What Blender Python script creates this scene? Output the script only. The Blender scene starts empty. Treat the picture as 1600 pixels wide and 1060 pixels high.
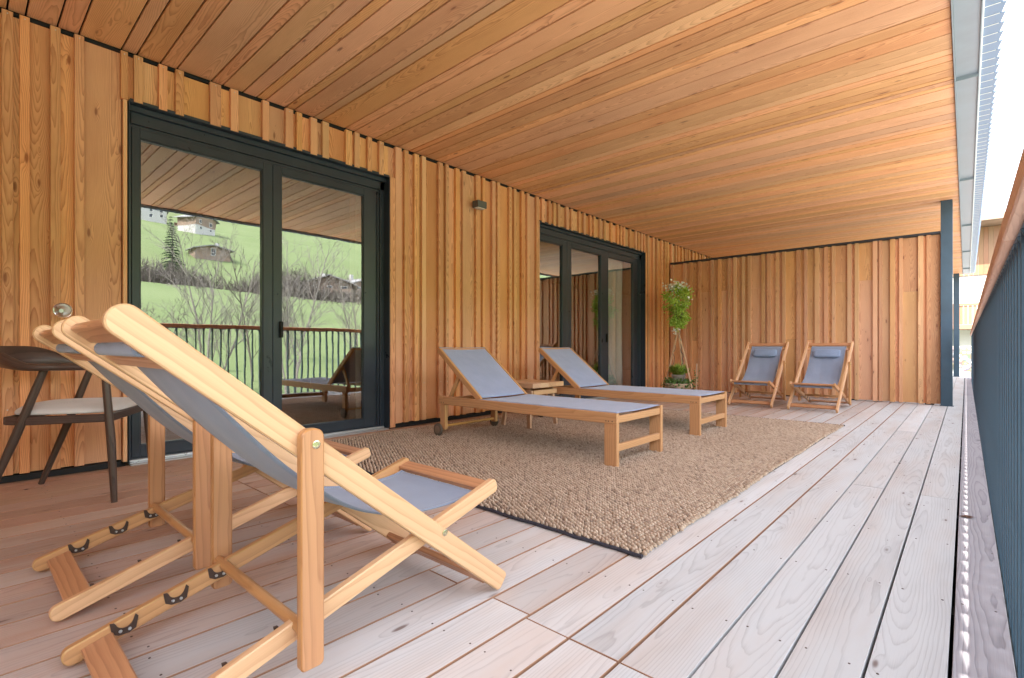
import bpy, math, random
from mathutils import Vector, Matrix
import numpy as np
R = math.radians
PI = math.pi
sc = bpy.context.scene

# ------------------------------------------------------------------ camera
cam = bpy.data.cameras.new("camera")
co = bpy.data.objects.new("camera", cam)
sc.collection.objects.link(co)
sc.camera = co
co.location = (0, 0, 0.78)
co.rotation_euler = (PI / 2, 0, R(42.126))
cam.sensor_width = 36
cam.lens = 784.61 / 1600 * 36
cam.shift_y = 12.84 / 1600
cam.clip_start = 0.02
cam.clip_end = 3000

# ------------------------------------------------------------------ light
SUN_T = 0.060                       # sideways lean of the sun over the rail
SUN_EL = R(47)
sz = math.sin(SUN_EL)
sx = SUN_T * sz
sy = -math.sqrt(1 - sz * sz - sx * sx)
world = bpy.data.worlds.new("World")
sc.world = world
world.use_nodes = True
wn, wl = world.node_tree.nodes, world.node_tree.links
bg = wn["Background"]
sky = wn.new("ShaderNodeTexSky")
sky.sky_type = 'NISHITA'
sky.sun_disc = False
sky.sun_elevation = SUN_EL
sky.sun_rotation = math.atan2(sx, sy)
sky.air_density = 1.0
sky.dust_density = 2.5
# thin bright cloud veil over the blue
tcw = wn.new("ShaderNodeTexCoord")
nzw = wn.new("ShaderNodeTexNoise")
nzw.inputs["Scale"].default_value = 2.2
nzw.inputs["Detail"].default_value = 6
nzw.inputs["Distortion"].default_value = 0.4
crw = wn.new("ShaderNodeMapRange")
crw.inputs["From Min"].default_value = 0.35
crw.inputs["From Max"].default_value = 0.6
crw.inputs["To Min"].default_value = 0.45
crw.inputs["To Max"].default_value = 0.95
mxw = wn.new("ShaderNodeMix")
mxw.data_type = 'RGBA'
mxw.inputs[7].default_value = (9.5, 10.0, 10.8, 1)
wl.new(tcw.outputs["Generated"], nzw.inputs["Vector"])
wl.new(nzw.outputs["Fac"], crw.inputs["Value"])
wl.new(crw.outputs["Result"], mxw.inputs[0])
wl.new(sky.outputs[0], mxw.inputs[6])
wl.new(mxw.outputs[2], bg.inputs["Color"])
bg.inputs["Strength"].default_value = 0.15

sun = bpy.data.lights.new("sun", 'SUN')
sun.energy = 4.0
sun.angle = R(0.25)
sun.color = (1.0, 0.94, 0.85)
so = bpy.data.objects.new("sun", sun)
sc.collection.objects.link(so)
so.rotation_euler = Vector((sx, sy, sz)).to_track_quat('Z', 'Y').to_euler()

sc.view_settings.view_transform = 'Standard'
sc.view_settings.look = 'None'
sc.view_settings.exposure = 2.04
sc.view_settings.gamma = 1
sc.view_settings.use_curve_mapping = False
sc.render.engine = 'CYCLES'
cy = sc.cycles
cy.max_bounces = 12
cy.diffuse_bounces = 7
cy.glossy_bounces = 5
cy.transmission_bounces = 6
cy.transparent_max_bounces = 16
cy.sample_clamp_indirect = 8
cy.use_denoising = True

# ------------------------------------------------------------------ materials
class NT:
    def __init__(self, name):
        self.m = bpy.data.materials.new(name)
        self.m.use_nodes = True
        self.t = self.m.node_tree
        self.b = self.t.nodes["Principled BSDF"]
        self.out = self.t.nodes["Material Output"]
    def n(self, typ, props=None, **ins):
        nd = self.t.nodes.new("ShaderNode" + typ)
        for k, v in (props or {}).items():
            setattr(nd, k, v)
        for k, v in ins.items():
            key = int(k[1:]) if k[0] == 'i' and k[1:].isdigit() else k.replace('_', ' ')
            self.put(nd.inputs[key], v)
        return nd
    def put(self, sock, v):
        if isinstance(v, bpy.types.NodeSocket):
            self.t.links.new(v, sock)
        else:
            sock.default_value = v
    def mth(self, op, a, b=0.0, c=0.0, clamp=False):
        nd = self.t.nodes.new("ShaderNodeMath")
        nd.operation = op
        nd.use_clamp = clamp
        self.put(nd.inputs[0], a); self.put(nd.inputs[1], b); self.put(nd.inputs[2], c)
        return nd.outputs[0]
    def rng(self, v, a, b, c=0.0, d=1.0, smooth=False):
        nd = self.n("MapRange", {'interpolation_type': 'SMOOTHSTEP' if smooth else 'LINEAR'},
                    Value=v, From_Min=a, From_Max=b, To_Min=c, To_Max=d)
        return nd.outputs[0]
    def vec(self, x, y, z):
        return self.n("CombineXYZ", None, X=x, Y=y, Z=z).outputs[0]
    def noise(self, v, scale=1.0, detail=2.0, rough=0.5):
        return self.n("TexNoise", None, Vector=v, Scale=scale, Detail=detail, Roughness=rough).outputs["Fac"]
    def mix(self, f, a, b, blend='MIX'):
        nd = self.t.nodes.new("ShaderNodeMix")
        nd.data_type = 'RGBA'; nd.blend_type = blend
        self.put(nd.inputs[0], f); self.put(nd.inputs[6], a); self.put(nd.inputs[7], b)
        return nd.outputs[2]
    def bump(self, h, strength, dist):
        nd = self.n("Bump", None, Height=h, Strength=strength, Distance=dist)
        self.put(self.b.inputs["Normal"], nd.outputs[0])
    def col(self, c): self.put(self.b.inputs["Base Color"], c)
    def rough(self, r): self.put(self.b.inputs["Roughness"], r)

def c4(c): return (c[0], c[1], c[2], 1.0)

def wood(name, light, dark, freq=190, ring_amt=.55, var=.3, knots=.8, rough=.5, weather=None, spec=.4, red=.03, bump=.25, ringpow=2.2, kscale=1.0):
    """sawn board: rings cut by a plane, drawn along UV x (metres along the grain)"""
    t = NT(name)
    uv = t.n("TexCoord").outputs["UV"]
    rnd = t.n("NewGeometry").outputs["Random Per Island"]
    s = t.n("SeparateXYZ", None, Vector=uv)
    x, y = s.outputs[0], s.outputs[1]
    z1 = t.mth('MULTIPLY', rnd, 57.0)
    r2 = t.mth('FRACT', t.mth('MULTIPLY', rnd, 17.37))
    r3 = t.mth('FRACT', t.mth('MULTIPLY', rnd, 91.13))
    vor = t.n("TexVoronoi", None, Vector=t.vec(t.mth('MULTIPLY', x, 2.6 * kscale), t.mth('MULTIPLY', y, 9.0 * kscale), z1), Scale=1.0)
    kr = t.n("SeparateColor", None, Color=vor.outputs["Color"])
    ksz = t.mth('ADD', t.rng(kr.outputs[0], .12, 1.0, .0, .95), .05)
    kd = t.mth('DIVIDE', vor.outputs["Distance"], ksz)
    knot = t.rng(kd, .17, .07, 0, 1, True)
    near = t.rng(kd, .45, .05, 0, 1, True)
    nk = t.noise(t.vec(t.mth('MULTIPLY', x, .42), t.mth('MULTIPLY', y, .5), z1), 1.0, 1.0)
    k = t.rng(nk, .25, .75, .0, .12)
    ny = t.noise(t.vec(t.mth('MULTIPLY', x, 1.3), r2, z1), 1.0, 1.0)
    off = t.mth('ADD', t.mth('MULTIPLY', t.mth('SUBTRACT', ny, .5), .06), t.mth('MULTIPLY', t.mth('SUBTRACT', r2, .5), .13))
    yy = t.mth('ADD', y, off)
    wob = t.noise(t.vec(t.mth('MULTIPLY', x, 5), t.mth('MULTIPLY', y, 28), z1), 1.0, 2)
    r = t.mth('SQRT', t.mth('ADD', t.mth('MULTIPLY', yy, yy), t.mth('MULTIPLY', k, k)))
    r = t.mth('ADD', r, t.mth('MULTIPLY', wob, .010))
    r = t.mth('SUBTRACT', r, t.mth('MULTIPLY', near, .012 * (1 if knots > 0 else 0)))
    fr = t.mth('FRACT', t.mth('MULTIPLY', r, freq))
    ring = t.mth('MULTIPLY', t.mth('POWER', fr, ringpow), t.rng(fr, 1.0, .93, 0, 1))
    fib = t.noise(t.vec(t.mth('MULTIPLY', x, 7), t.mth('MULTIPLY', y, 420), z1), 1.0, 2, .6)
    blot = t.noise(t.vec(t.mth('MULTIPLY', x, 1.7), t.mth('MULTIPLY', y, 7), z1), 1.0, 3)
    f = t.mth('ADD', t.mth('MULTIPLY', ring, ring_amt), t.mth('MULTIPLY', t.mth('SUBTRACT', fib, .5), .42))
    f = t.mth('ADD', f, t.mth('MULTIPLY', t.mth('SUBTRACT', blot, .5), .75), clamp=True)
    L, D = c4(light), c4(dark)
    if weather:
        px = t.n("SeparateXYZ", None, Vector=t.n("NewGeometry").outputs["Position"])
        wz = t.noise(t.vec(t.mth('MULTIPLY', x, .8), t.mth('MULTIPLY', y, 5), z1), 1.0, 4, .6)
        e = t.mth('ADD', px.outputs[0], t.mth('ADD', t.mth('MULTIPLY', t.mth('SUBTRACT', wz, .5), 3.8), t.mth('MULTIPLY', t.mth('SUBTRACT', r3, .5), .7)))
        wf = t.rng(e, -3.3, -.15, 0, 1)
        L = t.mix(wf, L, c4(weather[0])); D = t.mix(wf, D, c4(weather[1]))
    c = t.mix(f, L, D)
    kcol = (dark[0] * .52, dark[1] * .42, dark[2] * .38, 1)
    c = t.mix(t.mth('MULTIPLY', knot, knots), c, kcol)
    c = t.mix(t.mth('MULTIPLY', near, .22 * knots), c, D if not isinstance(D, tuple) else D)
    hsv = t.n("HueSaturation", None, Hue=t.rng(r3, 0, 1, .5 - red * .5, .5 + red * .12),
              Saturation=t.rng(r2, 0, 1, .92, 1.08), Value=t.rng(rnd, 0, 1, 1 - var * .5, 1 + var * .5), Color=c)
    t.col(hsv.outputs[0])
    t.rough(t.rng(f, 0, 1, rough - .06, rough + .12))
    t.put(t.b.inputs["Specular IOR Level"], spec)
    t.bump(t.mth('ADD', t.mth('MULTIPLY', ring, -.5), t.mth('MULTIPLY', fib, .6)), bump, .0012)
    return t.m

def plain(name, col, rough=.5, metal=0.0, noise_amt=.08, scale=14, spec=.5, bump=0, bscale=200):
    t = NT(name)
    p = t.n("TexCoord").outputs["Object"]
    nz = t.noise(p, scale, 4, .6)
    a = tuple(x * (1 - noise_amt) for x in col); b = tuple(min(1, x * (1 + noise_amt)) for x in col)
    t.col(t.mix(t.rng(nz, .3, .7), c4(a), c4(b)))
    t.rough(t.rng(nz, .3, .7, max(0.02, rough - .06), rough + .06))
    t.put(t.b.inputs["Metallic"], metal)
    t.put(t.b.inputs["Specular IOR Level"], spec)
    if bump:
        t.bump(t.noise(p, bscale, 3, .6), bump, .002)
    return t.m

def fabric(name, col, col2, scale=900, rough=.85, translucent=.0):
    t = NT(name)
    uv = t.n("TexCoord").outputs["UV"]
    s = t.n("SeparateXYZ", None, Vector=uv)
    a = t.mth('SINE', t.mth('MULTIPLY', s.outputs[0], scale * 2)); b = t.mth('SINE', t.mth('MULTIPLY', s.outputs[1], scale * 2))
    w = t.mth('MULTIPLY', a, b)
    nz = t.noise(uv, 9, 4)
    f = t.mth('ADD', t.mth('MULTIPLY', w, .42), nz, clamp=True)
    t.col(t.mix(f, c4(col), c4(col2)))
    t.rough(rough)
    t.put(t.b.inputs["Sheen Weight"], .25)
    t.bump(w, .25, .0006)
    if translucent:
        tr = t.n("BsdfTranslucent", None, Color=c4(tuple(x * 1.3 for x in col2)))
        mx = t.n("MixShader", None, i0=translucent, i1=t.b.outputs[0], i2=tr.outputs[0])
        t.t.links.new(mx.outputs[0], t.out.inputs[0])
    return t.m

M = {}
M['clad'] = wood("larch_cladding", (.76, .405, .19), (.39, .145, .052), freq=200, ring_amt=.78, var=.32, knots=.8, rough=.55, red=.022, kscale=1.45)
M['clad_far'] = wood("larch_cladding_rosy", (.72, .42, .215), (.40, .17, .075), freq=200, ring_amt=.65, var=.28, knots=.85, rough=.55, red=.03, kscale=1.7)
M['ceil'] = wood("larch_ceiling", (.81, .46, .215), (.43, .175, .065), freq=170, ring_amt=.65, var=.32, knots=.8, rough=.5, red=.022, kscale=1.3)
M['deck'] = wood("larch_decking", (.47, .315, .225), (.22, .125, .08), freq=120, ring_amt=.48, var=.20, knots=.8, kscale=1.5, rough=.62,
                 weather=((.555, .56, .575), (.28, .265, .275)), red=.02, bump=.4, ringpow=4.5, spec=.06)
M['deck_edge'] = wood('dark_edge_board', (.36, .345, .38), (.14, .125, .145), freq=130, ring_amt=.6, var=.1, knots=.5, rough=.7, ringpow=3.0, spec=.15, bump=.5)  # outermost board, a darker tone than the other decking
M['joist'] = plain('fresh_larch_joist', (.36, .19, .11), .8)
M['teak'] = wood("pale_acacia", (.68, .42, .215), (.42, .20, .08), freq=80, ring_amt=.55, var=.18, knots=.0, rough=.34, spec=.5, red=.03, bump=.1)
M['teak_dark'] = wood("brown_acacia", (.52, .285, .105), (.27, .12, .04), freq=90, ring_amt=.55, var=.3, knots=.0, rough=.36, spec=.5, red=.04, bump=.1)
M['lounge'] = wood("oiled_teak", (.56, .315, .115), (.32, .145, .042), freq=110, ring_amt=.5, var=.22, knots=.1, rough=.4, red=.03, bump=.15)
M['tablewood'] = wood("table_teak", (.50, .32, .17), (.32, .18, .09), freq=110, ring_amt=.4, var=.2, knots=.1, rough=.5, bump=.15)
M['walnut'] = wood("dark_stained_oak", (.075, .048, .038), (.028, .017, .014), freq=160, ring_amt=.7, var=.1, knots=.0, rough=.42, bump=.3)
M['rail_wood'] = wood("handrail_larch", (.78, .49, .33), (.48, .26, .16), freq=120, ring_amt=.45, var=.2, knots=.4, rough=.45)
M['stake'] = wood("stake_wood", (.70, .50, .30), (.42, .26, .14), freq=120, var=.2, rough=.7)
M['sling'] = fabric("blue_grey_canvas", (.195, .235, .33), (.265, .315, .425), scale=520, translucent=.06)
M['mesh_sling'] = fabric("grey_blue_textile_mesh", (.25, .295, .43), (.34, .39, .545), scale=700, translucent=.1)
M['pillow'] = fabric("blue_grey_pillow_canvas", (.175, .235, .36), (.245, .31, .45))
M['cushion'] = fabric("pale_grey_wool", (.46, .43, .42), (.60, .57, .56), scale=500)
M['curtain'] = fabric("light_curtain", (.72, .72, .75), (.85, .85, .88), scale=300)
M['anthracite'] = plain("anthracite_paint", (.030, .042, .052), .38, noise_amt=.1, scale=6)
M['frame'] = plain("window_frame_paint", (.027, .036, .052), .33, noise_amt=.1, scale=5)
M['black'] = plain("black_membrane", (.008, .008, .009), .8)
M['bluesteel'] = plain("blue_grey_steel", (.045, .085, .13), .42, noise_amt=.14, scale=5)
M['zinc'] = plain("light_grey_sheet", (.25, .30, .34), .38, noise_amt=.1, scale=3)
M['grille'] = plain("eave_sheet", (.17, .25, .38), .4, noise_amt=.06, scale=8)
M['silver'] = plain("anodised_aluminium", (.55, .56, .58), .32, metal=.6, noise_amt=.05)
M['bolt'] = plain("bolt_steel", (.62, .56, .42), .25, metal=1.0, noise_amt=.15, scale=90)
M['bracket'] = plain("brown_bracket_steel", (.07, .042, .034), .4, metal=.3, noise_amt=.2, scale=60)
M['lamp'] = plain("grey_lamp_body", (.09, .09, .085), .5)
M['lens'] = plain("lamp_lens", (.7, .68, .62), .2)
M['rubber'] = plain("wheel_rubber", (.11, .085, .065), .7)
M['wheelhub'] = plain("wheel_hub_wood", (.20, .14, .10), .6)
M['plaster'] = plain("white_plaster", (.50, .49, .48), .85, noise_amt=.05, scale=2)
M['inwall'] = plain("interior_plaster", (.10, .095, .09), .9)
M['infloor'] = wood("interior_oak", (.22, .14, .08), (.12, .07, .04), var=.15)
M['dirt'] = plain("potting_soil", (.05, .035, .025), .95, bump=.8, bscale=90)
M['terracotta'] = plain("sandstone_pot", (.58, .42, .30), .8, noise_amt=.15, bump=.3)
M['greypot'] = plain("grey_clay_pot", (.30, .26, .22), .85, noise_amt=.15, bump=.3)
M['white'] = plain("white_petals", (.85, .85, .80), .6, noise_amt=.03)
M['twine'] = plain("jute_twine", (.5, .36, .2), .9)
M['rugedge'] = plain("rug_binding", (.035, .032, .045), .9, noise_amt=.35, scale=160, bump=.8, bscale=300)
M['rugbase'] = plain("rug_backing", (.045, .03, .024), .95)  # dark colour deepens the shade in the crevices between the bumps
M['roofing'] = plain("grey_roof", (.27, .265, .27), .7, noise_amt=.2, scale=.6)  # paled the same way to stand in for distance haze
M['house_wood'] = plain("haze_paled_timber", (.26, .185, .14), .75, noise_amt=.25, scale=.9)  # made lighter and greyer, the hillside's haze put into the colour
M['pale_timber'] = wood("chalet_larch", (.30, .17, .09), (.19, .10, .05), freq=60, var=.2, knots=.3)
M['bark'] = plain("grey_bark", (.17, .145, .125), .9, noise_amt=.3, scale=12)
M['birch'] = plain("pale_bark", (.22, .195, .175), .85, noise_amt=.35, scale=9)
M['dryleaf'] = plain("dry_leaf", (.10, .05, .035), .8, noise_amt=.3, scale=60)

def leafmat(name, col, col2, rough=.55):
    t = NT(name)
    rnd = t.n("NewGeometry").outputs["Random Per Island"]
    c = t.mix(rnd, c4(col), c4(col2))
    t.col(c); t.rough(rough)
    tr = t.n("BsdfTranslucent", None, Color=c)
    mx = t.n("MixShader", None, i0=.25, i1=t.b.outputs[0], i2=tr.outputs[0])
    t.t.links.new(mx.outputs[0], t.out.inputs[0])
    return t.m
M['leaf'] = leafmat("bright_leaf", (.24, .46, .04), (.60, .74, .16))
M['ivy'] = leafmat("ivy_leaf", (.05, .15, .03), (.20, .32, .10))
M['needle'] = leafmat("spruce_needles", (.018, .045, .018), (.04, .075, .03), .7)
M['thicket'] = leafmat("bare_thicket_twigs", (.085, .07, .062), (.17, .145, .13), .9)

def jute():
    t = NT("jute_weave")
    rnd = t.n("NewGeometry").outputs["Random Per Island"]
    p = t.n("TexCoord").outputs["Object"]
    big = t.noise(p, 1.1, 3)
    fine = t.noise(p, 420, 2, .7)
    f = t.mth('ADD', t.mth('ADD', t.mth('MULTIPLY', rnd, .6), .15), t.mth('MULTIPLY', t.mth('SUBTRACT', big, .5), .5), clamp=True)
    c = t.mix(f, (.38, .275, .20, 1), (.66, .53, .41, 1))
    dk = t.rng(t.mth('FRACT', t.mth('MULTIPLY', rnd, 23.7)), .90, .93)
    c = t.mix(t.mth('MULTIPLY', dk, .6), c, (.20, .14, .11, 1))
    c = t.mix(t.rng(fine, .35, .7, 0, .45), c, (.30, .20, .14, 1))
    t.col(c); t.rough(.9)
    t.bump(fine, .7, .003)
    return t.m
M['jute'] = jute()

def glassmat():
    t = NT("coated_glass")
    g = t.n("BsdfGlossy", None, Color=(.95, .96, .96, 1), Roughness=0.006)
    tr = t.n("BsdfTransparent", None, Color=(.86, .89, .88, 1))
    lw = t.n("Fresnel", None, IOR=1.5)
    f = t.rng(lw.outputs[0], .04, 1.0, .36, 1.0)
    bf = t.n("NewGeometry").outputs["Backfacing"]
    f = t.mth('MULTIPLY', f, t.mth('SUBTRACT', 1.0, bf))
    bp = t.n("Bump", None, Height=t.noise(t.n("TexCoord").outputs["Object"], 2.6, 2, .5), Strength=.05, Distance=.010)
    t.put(g.inputs["Normal"], bp.outputs[0])
    mx = t.n("MixShader", None, i0=f, i1=tr.outputs[0], i2=g.outputs[0])
    t.t.links.new(mx.outputs[0], t.out.inputs[0])
    return t.m
M['glass'] = glassmat()
def clearglass():
    t = NT("clear_glass")
    t.put(t.b.inputs["Transmission Weight"], 1.0); t.rough(.03); t.put(t.b.inputs["IOR"], 1.45)
    t.col((.95, .95, .95, 1))
    return t.m
M['clear'] = clearglass()

def grassmat():
    t = NT("meadow_grass")
    p = t.n("TexCoord").outputs["Object"]
    a = t.noise(p, .05, 5, .6); b = t.noise(p, 1.3, 4, .7); g = t.noise(p, .012, 2)
    c = t.mix(t.rng(a, .3, .7), (.14, .19, .075, 1), (.19, .24, .11, 1))
    c = t.mix(t.rng(b, .45, .8, 0, .5), c, (.22, .25, .12, 1))
    c = t.mix(t.rng(g, .55, .7, 0, .4), c, (.20, .21, .11, 1))
    t.col(c); t.rough(.9); t.put(t.b.inputs["Specular IOR Level"], .15)
    t.bump(b, .6, .4)
    return t.m
M['grass'] = grassmat()
def stonemat():
    t = NT("gabion_stones")
    p = t.n("TexCoord").outputs["Object"]
    v = t.n("TexVoronoi", None, Vector=p, Scale=9.0)
    c = t.mix(t.rng(v.outputs["Distance"], .25, .6), (.50, .46, .42, 1), (.12, .11, .10, 1))
    c = t.mix(.35, c, v.outputs["Color"], 'SOFT_LIGHT')
    t.col(c); t.rough(.9); t.bump(t.rng(v.outputs["Distance"], 0, .6, 1, 0), .8, .05)
    return t.m
M['stone'] = stonemat()
M['gravel'] = plain("bounce_gravel", (.38, .38, .37), .95, noise_amt=.12, scale=3, bump=.6, bscale=30)

# ------------------------------------------------------------------ mesh building
class MB:
    def __init__(self, seed=0):
        self.v, self.f, self.uv, self.mi = [], [], [], []
        self.rg = random.Random(seed)
    def face(self, idx, uvs, m=0):
        self.f.append(idx); self.uv.append(uvs); self.mi.append(m)
    def prism(self, outline, T, c, mat, m=0, off=None):
        """outline (CCW in local xy, x = grain), thickness T in z, chamfer c, placed by matrix mat"""
        n = len(outline)
        if off is None: off = (self.rg.uniform(0, 40), self.rg.uniform(-.02, .02))
        P = [Vector(p) for p in outline]
        ins = []
        for i in range(n):
            a, b, d = P[i - 1], P[i], P[(i + 1) % n]
            e1 = (b - a).normalized(); e2 = (d - b).normalized()
            n1 = Vector((-e1.y, e1.x)); n2 = Vector((-e2.y, e2.x))
            s = n1 + n2
            L = s.length
            s = s / L if L > 1e-6 else n1
            k = c / max(.4, s.dot(n1))
            ins.append(b + s * k)
        if c > 0:
            layers = [(ins, -T / 2), (P, -T / 2 + c), (P, T / 2 - c), (ins, T / 2)]
        else:
            layers = [(P, -T / 2), (P, T / 2)]
        b0 = len(self.v)
        for pts, z in layers:
            for p in pts:
                self.v.append(tuple(mat @ Vector((p.x, p.y, z))))
        def uvc(p): return (p.x + off[0], p.y + off[1])
        for li in range(len(layers) - 1):
            (p0, z0), (p1, z1) = layers[li], layers[li + 1]
            for i in range(n):
                j = (i + 1) % n
                self.face((b0 + li * n + i, b0 + li * n + j, b0 + (li + 1) * n + j, b0 + (li + 1) * n + i),
                          ((p0[i].x + off[0], p0[i].y + z0 + off[1]), (p0[j].x + off[0], p0[j].y + z0 + off[1]),
                           (p1[j].x + off[0], p1[j].y + z1 + off[1]), (p1[i].x + off[0], p1[i].y + z1 + off[1])), m)
        top = b0 + (len(layers) - 1) * n
        self.face(tuple(top + i for i in range(n)), tuple(uvc(p) for p in layers[-1][0]), m)
        self.face(tuple(b0 + i for i in reversed(range(n))), tuple(uvc(p) for p in reversed(layers[0][0])), m)
    def plank(self, A, B, W, T, wdir, r0=0, r1=0, c=.002, m=0, seg=6):
        A, B = Vector(A), Vector(B)
        x = (B - A); L = x.length; x.normalize()
        y = Vector(wdir); y = (y - x * y.dot(x)).normalized()
        z = x.cross(y)
        mat = Matrix((( x.x, y.x, z.x, A.x), (x.y, y.y, z.y, A.y), (x.z, y.z, z.z, A.z), (0, 0, 0, 1)))
        o = []
        h = W / 2
        def corner(cx, cy, r, a0):
            if r <= 0: o.append((cx, cy)); return
            for i in range(seg + 1):
                a = a0 + PI / 2 * i / seg
                o.append((cx + r * math.cos(a), cy + r * math.sin(a)))
        corner(r0, -h + r0, r0, PI) if r0 else o.append((0, -h))
        corner(L - r1, -h + r1, r1, 1.5 * PI) if r1 else o.append((L, -h))
        corner(L - r1, h - r1, r1, 0) if r1 else o.append((L, h))
        corner(r0, h - r0, r0, PI / 2) if r0 else o.append((0, h))
        oo = []
        for p in o:
            if not oo or (Vector(p) - Vector(oo[-1])).length > 1e-5: oo.append(p)
        if (Vector(oo[0]) - Vector(oo[-1])).length < 1e-5: oo.pop()
        self.prism(oo, T, c, mat, m)
    def box(self, a, b, grain='x', c=0.0, m=0):
        a, b = Vector(a), Vector(b)
        lo = Vector(min(p, q) for p, q in zip(a, b)); hi = Vector(max(p, q) for p, q in zip(a, b))
        ctr = (lo + hi) / 2; d = hi - lo
        if grain == 'x': self.plank((lo.x, ctr.y, ctr.z), (hi.x, ctr.y, ctr.z), d.y, d.z, (0, 1, 0), c=c, m=m)
        if grain == 'y': self.plank((ctr.x, lo.y, ctr.z), (ctr.x, hi.y, ctr.z), d.x, d.z, (1, 0, 0), c=c, m=m)
        if grain == 'z': self.plank((ctr.x, ctr.y, lo.z), (ctr.x, ctr.y, hi.z), d.y, d.x, (0, 1, 0), c=c, m=m)
    def tube(self, pts, rad, sides=10, caps=True, m=0, sx=1.0, up=None):
        pts = [Vector(p) for p in pts]
        n = len(pts)
        if not hasattr(rad, '__len__'): rad = [rad] * n
        off = (self.rg.uniform(0, 40), 0)
        b0 = len(self.v); ref = None; ln = 0; us = []
        for i, p in enumerate(pts):
            d = (pts[min(i + 1, n - 1)] - pts[max(i - 1, 0)]).normalized()
            if ref is None:
                ref = Vector(up) if up else (Vector((0, 0, 1)) if abs(d.z) < .9 else Vector((1, 0, 0)))
            u = (ref - d * ref.dot(d)).normalized(); w = d.cross(u); ref = u
            if i: ln += (p - pts[i - 1]).length
            us.append(ln)
            for k in range(sides):
                a = 2 * PI * k / sides
                self.v.append(tuple(p + (u * math.cos(a) * sx + w * math.sin(a)) * rad[i]))
        for i in range(n - 1):
            for k in range(sides):
                k2 = (k + 1) % sides
                c0 = 2 * PI * rad[i] / sides
                self.face((b0 + i * sides + k, b0 + i * sides + k2, b0 + (i + 1) * sides + k2, b0 + (i + 1) * sides + k),
                          ((us[i] + off[0], k * c0), (us[i] + off[0], (k + 1) * c0), (us[i + 1] + off[0], (k + 1) * c0), (us[i + 1] + off[0], k * c0)), m)
        if caps:
            self.face(tuple(b0 + k for k in reversed(range(sides))), tuple((off[0], 0) for k in range(sides)), m)
            self.face(tuple(b0 + (n - 1) * sides + k for k in range(sides)), tuple((off[0], 0) for k in range(sides)), m)
    def lathe(self, prof, loc, sides=24, axis='z', m=0):
        """prof: (radius, height) list, closed at radius 0 ends"""
        L = Vector(loc)
        b0 = len(self.v); n = len(prof)
        for r, h in prof:
            for k in range(sides):
                a = 2 * PI * k / sides
                q = (r * math.cos(a), r * math.sin(a), h)
                if axis == 'x': q = (h, q[0], q[1])
                if axis == 'y': q = (q[1], h, q[0])
                self.v.append(tuple(L + Vector(q)))
        for i in range(n - 1):
            for k in range(sides):
                k2 = (k + 1) % sides
                self.face((b0 + i * sides + k, b0 + i * sides + k2, b0 + (i + 1) * sides + k2, b0 + (i + 1) * sides + k),
                          ((k / sides, prof[i][1]), ((k + 1) / sides, prof[i][1]), ((k + 1) / sides, prof[i + 1][1]), (k / sides, prof[i + 1][1])), m)
    def grid(self, fn, nu, nv, m=0, flip=False):
        b0 = len(self.v)
        for i in range(nu + 1):
            for j in range(nv + 1):
                self.v.append(tuple(fn(i / nu, j / nv)))
        for i in range(nu):
            for j in range(nv):
                q = [b0 + i * (nv + 1) + j, b0 + (i + 1) * (nv + 1) + j, b0 + (i + 1) * (nv + 1) + j + 1, b0 + i * (nv + 1) + j + 1]
                us = [(i / nu, j / nv), ((i + 1) / nu, j / nv), ((i + 1) / nu, (j + 1) / nv), (i / nu, (j + 1) / nv)]
                if flip: q.reverse(); us.reverse()
                self.face(tuple(q), tuple(us), m)
    def build(self, name, mats, parent=None, smooth=True, angle=32):
        me = bpy.data.meshes.new(name)
        me.from_pydata(self.v, [], self.f)
        uvl = me.uv_layers.new(name="UVMap")
        flat = [c for f in self.uv for p in f for c in p]
        uvl.data.foreach_set("uv", flat)
        for mt in (mats if isinstance(mats, (list, tuple)) else [mats]):
            me.materials.append(mt)
        me.polygons.foreach_set("material_index", self.mi)
        if smooth:
            me.polygons.foreach_set("use_smooth", [True] * len(self.f))
            me.set_sharp_from_angle(angle=R(angle))
        me.update()
        o = bpy.data.objects.new(name, me)
        sc.collection.objects.link(o)
        if parent: o.parent = parent
        return o

def tag(o, label=None, cat=None, group=None, kind=None):
    if label: o["label"] = label
    if cat: o["category"] = cat
    if group: o["group"] = group
    if kind: o["kind"] = kind
    return o
def empty(name, loc=(0, 0, 0), rz=0.0):
    o = bpy.data.objects.new(name, None)
    o.empty_display_size = .1
    sc.collection.objects.link(o)
    o.location = loc; o.rotation_euler = (0, 0, rz)
    return o
def copy_tree(o, parent=None, skip=()):
    c = o.copy(); sc.collection.objects.link(c)
    if parent: c.parent = parent
    for ch in [x for x in list(sc.objects) if x.parent == o]:
        if ch.name.split('.')[0] not in skip: copy_tree(ch, c, skip)
    return c

# ------------------------------------------------------------------ measures
WX = -4.068          # face of the battens on the house wall
BX = WX - .034       # face of the boards between them
CH = 2.726           # ceiling
PY = 8.83            # face of the partition
Y0, Y1 = -4.0, 18.0  # house and deck extent
GX = -4.19           # glass plane

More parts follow.
